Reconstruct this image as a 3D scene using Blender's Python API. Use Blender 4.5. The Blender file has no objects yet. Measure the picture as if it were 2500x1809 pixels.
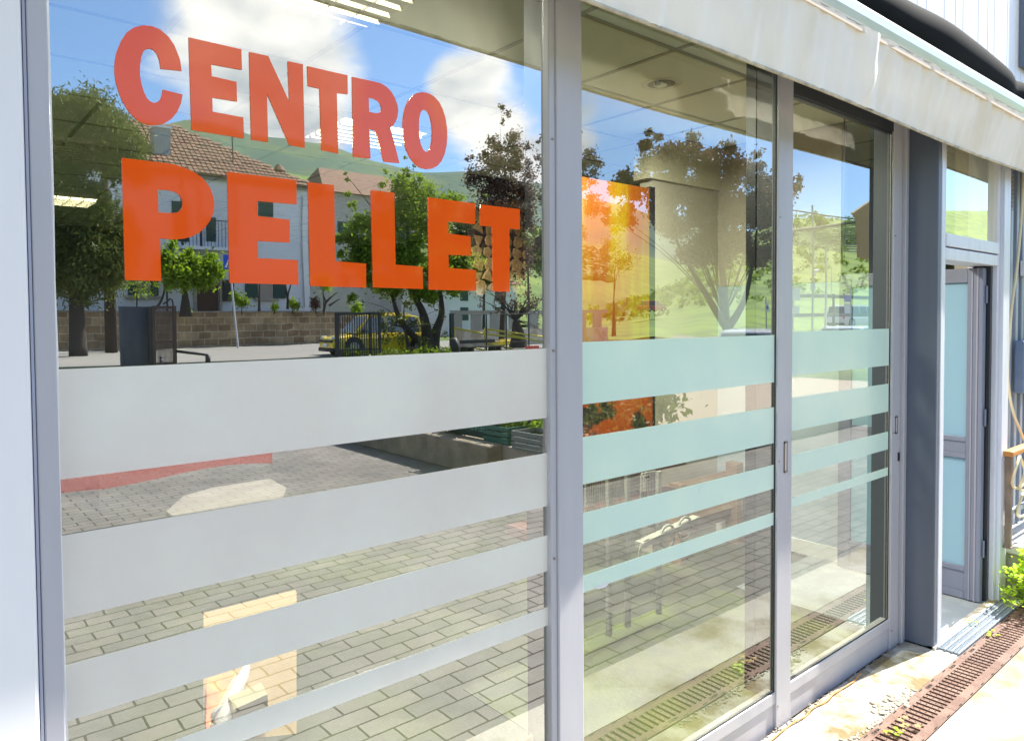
import bpy, math, random
from math import radians as RAD, sin, cos, pi
from mathutils import Vector, Matrix
random.seed(7)
sc = bpy.context.scene
COL = sc.collection
# ------------------------------------------------------------------ camera
YAW, PIT, ROL = RAD(40.181), RAD(-1.751), RAD(-0.373)
FPX, CX, CY = 1772.1, 1250.0, 832.0            # focal length and principal point of the 2500 x 1809 photograph
CAM = Vector((0.0, -1.4, 1.535))
fwd = Vector((sin(YAW)*cos(PIT), cos(YAW)*cos(PIT), sin(PIT)))
r0 = Vector((cos(YAW), -sin(YAW), 0)); u0 = r0.cross(fwd)
rgt = cos(ROL)*r0 + sin(ROL)*u0
up = -sin(ROL)*r0 + cos(ROL)*u0
cd = bpy.data.cameras.new("camera"); cam = bpy.data.objects.new("camera", cd); COL.objects.link(cam)
M = Matrix((rgt, up, -fwd)).transposed().to_4x4(); M.translation = CAM
cam.matrix_world = M
cd.sensor_width = 36; cd.lens = FPX/2500*36; cd.shift_y = -(904.5-CY)/2500
cd.clip_start = 0.02; cd.clip_end = 6000
sc.camera = cam
# ------------------------------------------------------------------ sun, sky, exposure
SUN_AZ, SUN_EL = RAD(-10), RAD(50)              # from +x, turned to the street side
sdir = Vector((cos(SUN_EL)*cos(SUN_AZ), cos(SUN_EL)*sin(SUN_AZ), sin(SUN_EL)))
ld = bpy.data.lights.new("sun", 'SUN'); ld.energy = 4.6; ld.angle = RAD(0.5); ld.color = (1, 0.95, 0.86)
sun = bpy.data.objects.new("sun", ld); COL.objects.link(sun)
sun.rotation_euler = sdir.to_track_quat('Z', 'Y').to_euler()
sc.view_settings.view_transform = 'Standard'; sc.view_settings.look = 'None'
sc.view_settings.gamma = 1; sc.view_settings.use_curve_mapping = False
sc.view_settings.exposure = 1.75
sc.cycles.use_denoising = True
sc.cycles.max_bounces = 10; sc.cycles.transparent_max_bounces = 16; sc.cycles.glossy_bounces = 6; sc.cycles.diffuse_bounces = 4
sc.cycles.sample_clamp_indirect = 6
sc.cycles.caustics_reflective = False; sc.cycles.caustics_refractive = False

def ray(px, py):
    return (rgt*((px-CX)/FPX) - up*((py-CY)/FPX) + fwd)
def P(px, py, y):
    """point on the facade-parallel plane y"""
    r = ray(px, py); return CAM + r*((y-CAM.y)/r.y)
def Rf(px, py, D, g=0.0):
    """place across the street that is seen mirrored in glass at plane g, D metres behind the mirrored eye"""
    r = ray(px, py); r = r/r.y
    return Vector((r.x*D, 2*g-CAM.y*1-D, CAM.z+r.z*D))
def mdir(px, py):
    r = ray(px, py).normalized(); return Vector((r.x, -r.y, r.z))

w = bpy.data.worlds.new("World"); sc.world = w; w.use_nodes = True
nt = w.node_tree; nt.nodes.clear()
def wn(t, **k):
    n = nt.nodes.new(t)
    for a, b in k.items(): setattr(n, a, b)
    return n
out = wn('ShaderNodeOutputWorld'); bg = wn('ShaderNodeBackground'); bg.inputs[1].default_value = 0.1
sky = wn('ShaderNodeTexSky', sky_type='NISHITA'); sky.sun_disc = False
sky.sun_elevation = SUN_EL; sky.sun_rotation = math.atan2(sdir.x, sdir.y); sky.air_density = 1.0; sky.dust_density = 0.6; sky.ozone_density = 1.6
tc = wn('ShaderNodeTexCoord'); sep = wn('ShaderNodeSeparateXYZ'); nt.links.new(tc.outputs['Generated'], sep.inputs[0])
def wmath(op, a, b=None, c=None, clamp=False):
    n = wn('ShaderNodeMath', operation=op); n.use_clamp = clamp
    for i, v in enumerate((a, b, c)):
        if v is None: continue
        if isinstance(v, (int, float)): n.inputs[i].default_value = v
        else: nt.links.new(v, n.inputs[i])
    return n.outputs[0]
den = wmath('ADD', wmath('MAXIMUM', sep.outputs[2], 0.0), 0.22)
comb = wn('ShaderNodeCombineXYZ')
nt.links.new(wmath('DIVIDE', sep.outputs[0], den), comb.inputs[0]); nt.links.new(wmath('DIVIDE', sep.outputs[1], den), comb.inputs[1])
comb.inputs[2].default_value = 3.7
no = wn('ShaderNodeTexNoise'); no.inputs['Scale'].default_value = 1.7; no.inputs['Detail'].default_value = 9; no.inputs['Roughness'].default_value = 0.56; no.inputs['Distortion'].default_value = 0.25
nt.links.new(comb.outputs[0], no.inputs['Vector'])
acc = no.outputs[0]
# broad banks of cloud and clear patches, by compass direction
for (px, py, rad, amp) in ((500, 20, 15, .22), (760, 30, 6, .08), (900, 170, 5, -.10), (1240, 170, 3.5, -.14), (700, 150, 8, .10), (620, 190, 7, .16), (170, 60, 12, -.30), (215, 190, 7, -.22), (330, 215, 4, .12), (1010, 190, 9, -.30), (960, 330, 7, -.16), (1110, 120, 4, .18), (1165, 240, 3.5, .26), (1290, 380, 5, .15), (1230, 330, 6, .22), (1300, 250, 3, -.22), (1380, 330, 5, .14), (1480, 380, 5, -.14), (1560, 300, 5, .2), (1470, 300, 3, -.15), (2040, 430, 16, -.3), (1690, 420, 8, -.05), (850, 330, 6, .1)):
    d = mdir(px, py)
    dt = wn('ShaderNodeVectorMath', operation='DOT_PRODUCT'); nt.links.new(tc.outputs['Generated'], dt.inputs[0]); dt.inputs[1].default_value = d
    mr = wn('ShaderNodeMapRange'); mr.interpolation_type = 'SMOOTHSTEP'
    mr.inputs[1].default_value = cos(RAD(rad*1.5)); mr.inputs[2].default_value = cos(RAD(rad*0.15)); mr.inputs[3].default_value = 0; mr.inputs[4].default_value = amp
    nt.links.new(dt.outputs['Value'], mr.inputs[0])
    acc = wmath('ADD', acc, mr.outputs[0])
mk = wn('ShaderNodeMapRange'); mk.interpolation_type = 'SMOOTHSTEP'; nt.links.new(acc, mk.inputs[0])
mk.inputs[1].default_value = 0.46; mk.inputs[2].default_value = 0.66; mk.inputs[3].default_value = 0; mk.inputs[4].default_value = 0.93
no2 = wn('ShaderNodeTexNoise'); no2.inputs['Scale'].default_value = 3.6; no2.inputs['Detail'].default_value = 6; nt.links.new(comb.outputs[0], no2.inputs['Vector'])
cr = wn('ShaderNodeValToRGB'); cr.color_ramp.elements[0].position = 0.36; cr.color_ramp.elements[0].color = (0.42, 0.46, 0.52, 1)
cr.color_ramp.elements[1].position = 0.66; cr.color_ramp.elements[1].color = (1, 0.98, 0.95, 1); nt.links.new(no2.outputs[0], cr.inputs[0])
cs = wn('ShaderNodeMixRGB', blend_type='MULTIPLY'); cs.inputs[0].default_value = 1; cs.inputs[2].default_value = (7.6, 7.4, 7.1, 1); nt.links.new(cr.outputs[0], cs.inputs[1])
sb = wn('ShaderNodeMixRGB', blend_type='MULTIPLY'); sb.inputs[0].default_value = 1; sb.inputs[2].default_value = (0.62, 0.80, 1.0, 1); nt.links.new(sky.outputs[0], sb.inputs[1])
mx = wn('ShaderNodeMixRGB'); nt.links.new(mk.outputs[0], mx.inputs[0]); nt.links.new(sb.outputs[0], mx.inputs[1]); nt.links.new(cs.outputs[0], mx.inputs[2])
nt.links.new(mx.outputs[0], bg.inputs[0]); nt.links.new(bg.outputs[0], out.inputs[0])

# ------------------------------------------------------------------ materials
MAT = {}
def mat(name, col, rough=0.6, metal=0.0, noise=None, bump=0.0, bscale=20, emit=None, trans=None, spec=0.5, coat=0):
    """noise = (scale, colour2, lo, hi[, stretch xyz]) mixes a second colour in object space"""
    m = bpy.data.materials.new(name); m.use_nodes = True; MAT[name] = m
    n = m.node_tree; b = n.nodes['Principled BSDF']
    b.inputs['Base Color'].default_value = (*col, 1); b.inputs['Roughness'].default_value = rough; b.inputs['Metallic'].default_value = metal
    b.inputs['Specular IOR Level'].default_value = spec
    b.inputs['Coat Weight'].default_value = coat
    tcn = None
    if noise or bump:
        tcn = n.nodes.new('ShaderNodeTexCoord')
    if noise:
        tx = n.nodes.new('ShaderNodeTexNoise'); tx.inputs['Scale'].default_value = noise[0]; tx.inputs['Detail'].default_value = 6; tx.inputs['Roughness'].default_value = 0.6
        src = tcn.outputs['Object']
        if len(noise) > 4:
            mp = n.nodes.new('ShaderNodeMapping'); mp.inputs['Scale'].default_value = noise[4]; n.links.new(src, mp.inputs[0]); src = mp.outputs[0]
        n.links.new(src, tx.inputs['Vector'])
        mr = n.nodes.new('ShaderNodeMapRange'); mr.inputs[1].default_value = noise[2]; mr.inputs[2].default_value = noise[3]; n.links.new(tx.outputs[0], mr.inputs[0])
        mi = n.nodes.new('ShaderNodeMixRGB'); mi.inputs[1].default_value = (*col, 1); mi.inputs[2].default_value = (*noise[1], 1)
        n.links.new(mr.outputs[0], mi.inputs[0]); n.links.new(mi.outputs[0], b.inputs['Base Color'])
    if bump:
        tb = n.nodes.new('ShaderNodeTexNoise'); tb.inputs['Scale'].default_value = bscale; tb.inputs['Detail'].default_value = 5
        n.links.new(tcn.outputs['Object'], tb.inputs['Vector'])
        bp = n.nodes.new('ShaderNodeBump'); bp.inputs['Strength'].default_value = bump; bp.inputs['Distance'].default_value = 0.02
        n.links.new(tb.outputs[0], bp.inputs['Height']); n.links.new(bp.outputs[0], b.inputs['Normal'])
    if emit:
        b.inputs['Emission Color'].default_value = (*emit[0], 1); b.inputs['Emission Strength'].default_value = emit[1]
    if trans:
        tr = n.nodes.new('ShaderNodeBsdfTranslucent'); tr.inputs[0].default_value = (*trans[0], 1)
        ms = n.nodes.new('ShaderNodeMixShader'); ms.inputs[0].default_value = trans[1]
        n.links.new(b.outputs[0], ms.inputs[1]); n.links.new(tr.outputs[0], ms.inputs[2])
        n.links.new(ms.outputs[0], n.nodes['Material Output'].inputs[0])
    return m
def glassmat(name, refl, tint, ripple=0.0):
    """coated shop glazing: a mirror share that grows with the angle, the rest looks through"""
    m = bpy.data.materials.new(name); m.use_nodes = True; MAT[name] = m
    n = m.node_tree; n.nodes.clear()
    o = n.nodes.new('ShaderNodeOutputMaterial'); g = n.nodes.new('ShaderNodeBsdfGlossy'); g.inputs['Roughness'].default_value = 0.0; g.inputs[0].default_value = (0.98, 0.99, 0.98, 1)
    t = n.nodes.new('ShaderNodeBsdfTransparent'); t.inputs[0].default_value = (*tint, 1)
    f = n.nodes.new('ShaderNodeFresnel'); f.inputs[0].default_value = 1.5
    # back faces would give total reflection: use the outer side's angle for both
    geo = n.nodes.new('ShaderNodeNewGeometry')
    mr = n.nodes.new('ShaderNodeMapRange'); mr.inputs[1].default_value = 0.04; mr.inputs[2].default_value = 1.0; mr.inputs[3].default_value = refl; mr.inputs[4].default_value = 1.0
    n.links.new(f.outputs[0], mr.inputs[0])
    ms = n.nodes.new('ShaderNodeMixShader'); n.links.new(mr.outputs[0], ms.inputs[0]); n.links.new(t.outputs[0], ms.inputs[1]); n.links.new(g.outputs[0], ms.inputs[2])
    if ripple:
        tcn = n.nodes.new('ShaderNodeTexCoord'); tx = n.nodes.new('ShaderNodeTexNoise'); tx.inputs['Scale'].default_value = 2.0; tx.inputs['Detail'].default_value = 1
        n.links.new(tcn.outputs['Object'], tx.inputs['Vector'])
        bp = n.nodes.new('ShaderNodeBump'); bp.inputs['Strength'].default_value = ripple; bp.inputs['Distance'].default_value = 0.004
        n.links.new(tx.outputs[0], bp.inputs['Height']); n.links.new(bp.outputs[0], g.inputs['Normal'])
    n.links.new(ms.outputs[0], o.inputs[0])
    return m
def leafmat(name, c1, c2, tr=0.35, scale=1.5):
    m = mat(name, c1, 0.6, noise=(scale, c2, 0.36, 0.64), trans=((min(1, c2[0]*1.6), min(1, c2[1]*1.6), c2[2]), tr), spec=0.2)
    return m
def brickmat(name, c1, c2, mortar, bw, bh, msize, off=(0, 0, 0), rot=None, var=0.5, rough=0.85, bump=0.3, stain=None, vert=False, mortar_smooth=0.1):
    """running bond in world metres (object origin at 0)"""
    m = bpy.data.materials.new(name); m.use_nodes = True; MAT[name] = m
    n = m.node_tree; b = n.nodes['Principled BSDF']; b.inputs['Roughness'].default_value = rough; b.inputs['Specular IOR Level'].default_value = 0.3
    tcn = n.nodes.new('ShaderNodeTexCoord'); mp = n.nodes.new('ShaderNodeMapping'); mp.inputs['Location'].default_value = off
    if rot: mp.inputs['Rotation'].default_value = rot
    n.links.new(tcn.outputs['Object'], mp.inputs[0])
    wob = n.nodes.new('ShaderNodeTexNoise'); wob.inputs['Scale'].default_value = 14 if not vert else 1.2; wob.inputs['Detail'].default_value = 3
    n.links.new(tcn.outputs['Object'], wob.inputs['Vector'])
    ad = n.nodes.new('ShaderNodeVectorMath'); ad.operation = 'MULTIPLY_ADD'; n.links.new(wob.outputs['Color'], ad.inputs[0])
    k = 0.008 if not vert else 0.14
    ad.inputs[1].default_value = (k, k, k); n.links.new(mp.outputs[0], ad.inputs[2])
    bt = n.nodes.new('ShaderNodeTexBrick'); bt.inputs['Scale'].default_value = 1.0; bt.inputs['Brick Width'].default_value = bw; bt.inputs['Row Height'].default_value = bh
    bt.inputs['Mortar Size'].default_value = msize; bt.inputs['Mortar Smooth'].default_value = mortar_smooth; bt.inputs['Bias'].default_value = 0
    bt.inputs['Color1'].default_value = (*c1, 1); bt.inputs['Color2'].default_value = (*c2, 1); bt.inputs['Mortar'].default_value = (*mortar, 1)
    n.links.new(ad.outputs[0], bt.inputs['Vector'])
    ns = n.nodes.new('ShaderNodeTexNoise'); ns.inputs['Scale'].default_value = 1.3; ns.inputs['Detail'].default_value = 8; ns.inputs['Roughness'].default_value = 0.65
    n.links.new(tcn.outputs['Object'], ns.inputs['Vector'])
    mr = n.nodes.new('ShaderNodeMapRange'); mr.inputs[1].default_value = 0.3; mr.inputs[2].default_value = 0.7; mr.inputs[3].default_value = 1-var*0.5; mr.inputs[4].default_value = 1+var*0.35
    n.links.new(ns.outputs[0], mr.inputs[0])
    mu = n.nodes.new('ShaderNodeVectorMath'); mu.operation = 'MULTIPLY'; n.links.new(bt.outputs['Color'], mu.inputs[0]); n.links.new(mr.outputs[0], mu.inputs[1])
    n.links.new(mu.outputs[0], b.inputs['Base Color'])
    inv = n.nodes.new('ShaderNodeMath'); inv.operation = 'SUBTRACT'; inv.inputs[0].default_value = 1; n.links.new(bt.outputs['Fac'], inv.inputs[1])
    fine = n.nodes.new('ShaderNodeTexNoise'); fine.inputs['Scale'].default_value = 60 if not vert else 8; fine.inputs['Detail'].default_value = 4; n.links.new(tcn.outputs['Object'], fine.inputs['Vector'])
    a2 = n.nodes.new('ShaderNodeMath'); a2.operation = 'MULTIPLY_ADD'; a2.inputs[1].default_value = 0.4; n.links.new(fine.outputs[0], a2.inputs[0]); n.links.new(inv.outputs[0], a2.inputs[2])
    bp = n.nodes.new('ShaderNodeBump'); bp.inputs['Strength'].default_value = bump; bp.inputs['Distance'].default_value = 0.01 if not vert else 0.05
    n.links.new(a2.outputs[0], bp.inputs['Height']); n.links.new(bp.outputs[0], b.inputs['Normal'])
    return m

alu = mat("painted_aluminium", (0.53, 0.52, 0.54), 0.36, noise=(5, (0.45, 0.44, 0.47), .35, .7, (1, 1, .15)), spec=0.5, coat=.1)
alu_dark = mat("slate_aluminium", (0.125, 0.145, 0.19), 0.45, noise=(4, (0.095, 0.11, 0.15), .3, .7, (1, 1, .15)), bump=.05, bscale=6)
alu_door = mat("door_aluminium", (0.22, 0.24, 0.32), 0.38, noise=(6, (0.17, 0.19, 0.25), .35, .7, (1, 1, .1)))
alu_white = mat("white_aluminium", (0.72, 0.73, 0.78), 0.35, noise=(25, (0.55, .56, .6), .5, .8, (1, 1, .1)))
dark_in = mat("dark_profile", (0.03, 0.035, 0.04), 0.35)
gasket = mat("black_gasket", (0.015, 0.015, 0.02), 0.5)
silicone = mat("blue_silicone", (0.35, 0.55, 0.85), 0.3)
rubbermat = mat("black_rubber", (0.02, 0.02, 0.022), 0.6)
steel = mat("brushed_steel", (0.30, 0.24, 0.19), 0.3, metal=0.5)
orange = mat("orange_vinyl", (1.0, 0.115, 0.010), 0.04)
orange.node_tree.nodes["Principled BSDF"].inputs["IOR"].default_value = 1.58
red_v = mat("red_vinyl", (1.0, 0.10, 0.07), 0.4)
film1 = mat("frosted_film_grey", (0.93, 0.91, 0.80), 0.22, noise=(2.2, (0.86, 0.80, 0.71), .38, .62), trans=((.8, .8, .76), .12), spec=.7, bump=.04, bscale=5)
film2 = mat("frosted_film_mint", (0.80, 0.96, 0.80), 0.22, noise=(2.0, (0.71, .90, .79), .38, .62), trans=((.7, .9, .8), .12), spec=.7, bump=.04, bscale=5)
frost_door = mat("frosted_door_glass", (0.46, 0.72, 0.88), 0.22, noise=(1.5, (0.42, .66, .86), .3, .7), trans=((.4, .6, .6), .4), spec=.7)
glass1 = glassmat("coated_glass", 0.46, (0.92, 0.96, 0.90), .2)
glass2 = glassmat("clear_coated_glass", 0.27, (0.86, 0.93, 0.80), .15)
glass_w = glassmat("window_glass", 0.3, (0.7, 0.8, 0.8))
cream = mat("awning_cream", (0.97, 0.93, 0.84), 0.75, noise=(3, (0.80, 0.72, 0.54), .50, .80, (1, 1, .4)), trans=((.85, .78, .6), .06))
awn_alu = mat("awning_bar_aluminium", (0.62, 0.68, 0.72), 0.28, metal=.35, noise=(8, (.5, .5, .48), .5, .75, (.1, 1, 1)))
black_cloth = mat("black_cloth", (0.010, 0.011, 0.012), 0.9, spec=.1)
panel_white = mat("white_wall_panel", (0.93, 0.92, 0.90), 0.4, noise=(2, (.88, .87, .86), .4, .7))
seam = mat("panel_seam_grey", (0.78, 0.78, 0.82), 0.5)
conc = mat("pale_concrete", (0.40, 0.38, 0.33), 0.85, noise=(2.6, (0.17, 0.125, 0.055), .46, .56), bump=.35, bscale=40)
conc_out = mat("pale_screed", (0.38, 0.36, 0.31), 0.85, noise=(1.8, (0.20, 0.17, 0.095), .50, .64), bump=.2, bscale=50)
rust = mat("rusty_cast_iron", (0.125, 0.062, 0.042), 0.72, noise=(9, (0.19, 0.115, 0.085), .38, .62), bump=.3, bscale=120)
void = mat("dark_void", (0.012, 0.01, 0.01), 0.9)
galv = mat("galvanised_grating", (0.30, 0.35, 0.40), 0.5, metal=.3)
gravel = mat("gravel_soil", (0.16, 0.12, 0.08), 0.95, noise=(45, (0.45, 0.40, 0.30), .45, .6), bump=.9, bscale=60)
stone_m = mat("pale_pebble", (0.34, 0.31, 0.25), 0.85, noise=(30, (.22, .18, .13), .4, .7))
pavers = brickmat("grey_pavers", (0.205, 0.188, 0.170), (0.165, 0.157, 0.146), (0.042, 0.036, 0.030), 0.2, 0.1, 0.005, off=(0.01, 0.045, 0), var=0.7)
asph = mat("asphalt", (0.20, 0.195, 0.18), 0.9, noise=(.6, (0.25, .24, .21), .35, .7, (.15, 1, 1)), bump=.2, bscale=30)
paint = mat("road_paint", (0.7, 0.7, 0.66), 0.7)
stonewall = brickmat("tuff_block_wall", (0.44, 0.33, 0.20), (0.25, 0.16, 0.095), (0.50, 0.42, 0.30), 0.78, 0.42, 0.035, off=(0, 0, 0.15), rot=(RAD(90), 0, 0), var=.9, vert=True, bump=.8, mortar_smooth=.3)
grass_m = mat("grass", (0.05, 0.09, 0.015), 0.9, noise=(.35, (0.12, 0.17, 0.02), .35, .65), bump=.8, bscale=3)
meadow = mat("sunlit_meadow", (0.18, 0.29, 0.02), 0.9, noise=(.22, (0.09, 0.17, 0.02), .45, .56), bump=1.0, bscale=.7)
hill_g = mat("spring_wood", (0.17, 0.24, 0.03), 0.95, noise=(.06, (0.08, 0.14, 0.02), .35, .62), bump=1.0, bscale=.15)
mount = mat("mountain_wood", (0.035, 0.085, 0.06), 0.95, noise=(.008, (0.08, 0.125, 0.05), .42, .62), bump=1.0, bscale=.05)
plaster = mat("white_plaster", (0.82, 0.84, 0.87), 0.85, noise=(.7, (.7, .72, .74), .45, .8))
plaster_p = mat("pinkish_plaster", (0.55, 0.50, 0.47), 0.85, noise=(.8, (.46, .42, .4), .4, .75))
tiles = mat("terracotta_tiles", (0.24, 0.125, 0.08), 0.85, noise=(2.5, (0.14, 0.08, 0.055), .4, .65), bump=.5, bscale=6)
chim = mat("chimney_render", (0.33, 0.34, 0.36), 0.8)
green_sh = mat("green_shutter", (0.02, 0.07, 0.055), 0.5)
brown_door = mat("brown_wood_door", (0.09, 0.04, 0.025), 0.5)
curtain = mat("curtained_glass", (0.40, 0.33, 0.27), 0.3)
iron = mat("dark_iron", (0.025, 0.028, 0.032), 0.5)
gate_m = mat("slate_gate", (0.06, 0.07, 0.10), 0.55, noise=(3, (.10, .11, .14), .4, .7, (1, 1, .3)))
gate_r = mat("brown_gate", (0.10, 0.06, 0.05), 0.6, noise=(3, (.06, .03, .025), .4, .7, (1, 1, .3)))
bark = mat("dark_bark", (0.05, 0.04, 0.035), 0.95, bump=.8, bscale=12)
lf_con = leafmat("conifer_needles", (0.045, 0.065, 0.022), (0.15, 0.18, 0.05), .2, .5)
lf_grn = leafmat("bright_leaves", (0.07, 0.13, 0.015), (0.24, 0.36, 0.03), .4, 1.2)
lf_shr = leafmat("shrub_leaves", (0.05, 0.10, 0.015), (0.20, 0.30, 0.03), .35, .8)
lf_pur = leafmat("purple_leaves", (0.085, 0.045, 0.05), (0.15, 0.095, 0.085), .2, 1.2)
lf_bor = leafmat("parsley_leaves", (0.24, 0.46, 0.02), (0.52, 0.76, 0.06), .45, 30)
ypaint = mat("yellow_car_paint", (0.82, 0.62, 0.015), 0.25, coat=.8)
rpaint = mat("red_car_paint", (0.55, 0.02, 0.03), 0.25, coat=.8)
wpaint = mat("white_car_paint", (0.82, 0.84, 0.86), 0.25, coat=.8)
carglass = mat("car_glass", (0.03, 0.045, 0.06), 0.05, spec=.8)
lampg = mat("car_lamp_glass", (0.7, 0.75, 0.8), 0.1, spec=.8)
plate_m = mat("plate_white", (0.7, 0.75, 0.8), 0.4)
yrail = mat("yellow_rail", (0.65, 0.50, 0.04), 0.5)
blue_s = mat("blue_sign", (0.01, 0.10, 0.62), 0.4)
white_m = mat("white_paint", (0.8, 0.8, 0.8), 0.5)
galvpole = mat("grey_pole", (0.5, 0.52, 0.53), 0.5)
ceil_m = mat("ceiling_tile", (0.90, 0.92, 0.78), 0.9, noise=(1, (.87, .89, .74), .3, .7))
grid_m = mat("ceiling_grid_bar", (0.40, 0.39, 0.29), 0.6)
beige = mat("beige_wall", (0.50, 0.46, 0.38), 0.85, noise=(.8, (.44, .41, .34), .35, .7))
palewall = mat("pale_blue_wall", (0.42, 0.50, 0.58), 0.7, noise=(1, (.38, .45, .52), .3, .7))
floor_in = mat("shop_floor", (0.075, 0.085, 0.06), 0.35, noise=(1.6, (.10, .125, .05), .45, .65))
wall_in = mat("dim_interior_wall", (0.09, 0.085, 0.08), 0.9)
lamp_cream = mat("lamp_louvre", (0.75, 0.74, 0.62), 0.4)
lamp_on = mat("lamp_diffuser", (0.9, 0.88, 0.8), 0.5, emit=((1, .92, .75), 2.2))
ban_y = mat("yellow_banner_print", (0.27, 0.17, 0.0), 0.5, noise=(3.4, (0.24, 0.06, 0.0), .44, .56, (1, 1, .12)))
ban_g = mat("green_banner_print", (0.12, 0.26, 0.02), 0.5, noise=(5, (.05, .04, .02), .45, .6))
autumn = mat("autumn_leaf_print", (0.50, 0.09, 0.01), 0.5, noise=(7, (0.03, 0.025, 0.015), .48, .56))
wood_l = mat("pale_pine", (0.30, 0.19, 0.10), 0.7, noise=(4, (.22, .13, .07), .4, .7, (.3, 4, 4)))
log_m = mat("split_log_face", (0.50, 0.32, 0.14), 0.8, noise=(30, (.34, .19, .08), .4, .7))
card = mat("cream_card", (0.50, 0.36, 0.17), 0.7)
cardw = mat("pale_box_card", (0.62, 0.58, 0.36), 0.7)
wirem = mat("pale_wire", (0.36, 0.36, 0.32), 0.4)
hosem = mat("cream_hose", (0.80, 0.68, 0.42), 0.5)
boxm = mat("blue_grey_box", (0.16, 0.22, 0.33), 0.4, noise=(5, (.2, .27, .38), .4, .7))
corr = mat("corrugated_sheet", (0.26, 0.30, 0.36), 0.4, noise=(3, (.35, .4, .46), .45, .7, (1, 1, .15)))
conc_l = mat("lichen_concrete", (0.5, 0.46, 0.38), 0.9, noise=(9, (.30, .26, .18), .45, .65), bump=.5, bscale=40)
rustpost = mat("rusty_bronze_post", (0.20, 0.14, 0.10), 0.5, noise=(10, (.3, .22, .16), .4, .7))
orange_w = mat("orange_wood", (0.62, 0.26, 0.06), 0.6, noise=(8, (.5, .2, .05), .4, .7, (.2, 3, 3)))
plastic_g = mat("green_plastic", (0.02, 0.30, 0.22), 0.4)
bag_m = mat("grey_plastic_sack", (0.45, 0.48, 0.47), 0.4)
soil = mat("dark_soil", (0.06, 0.045, 0.03), 0.95)

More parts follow.
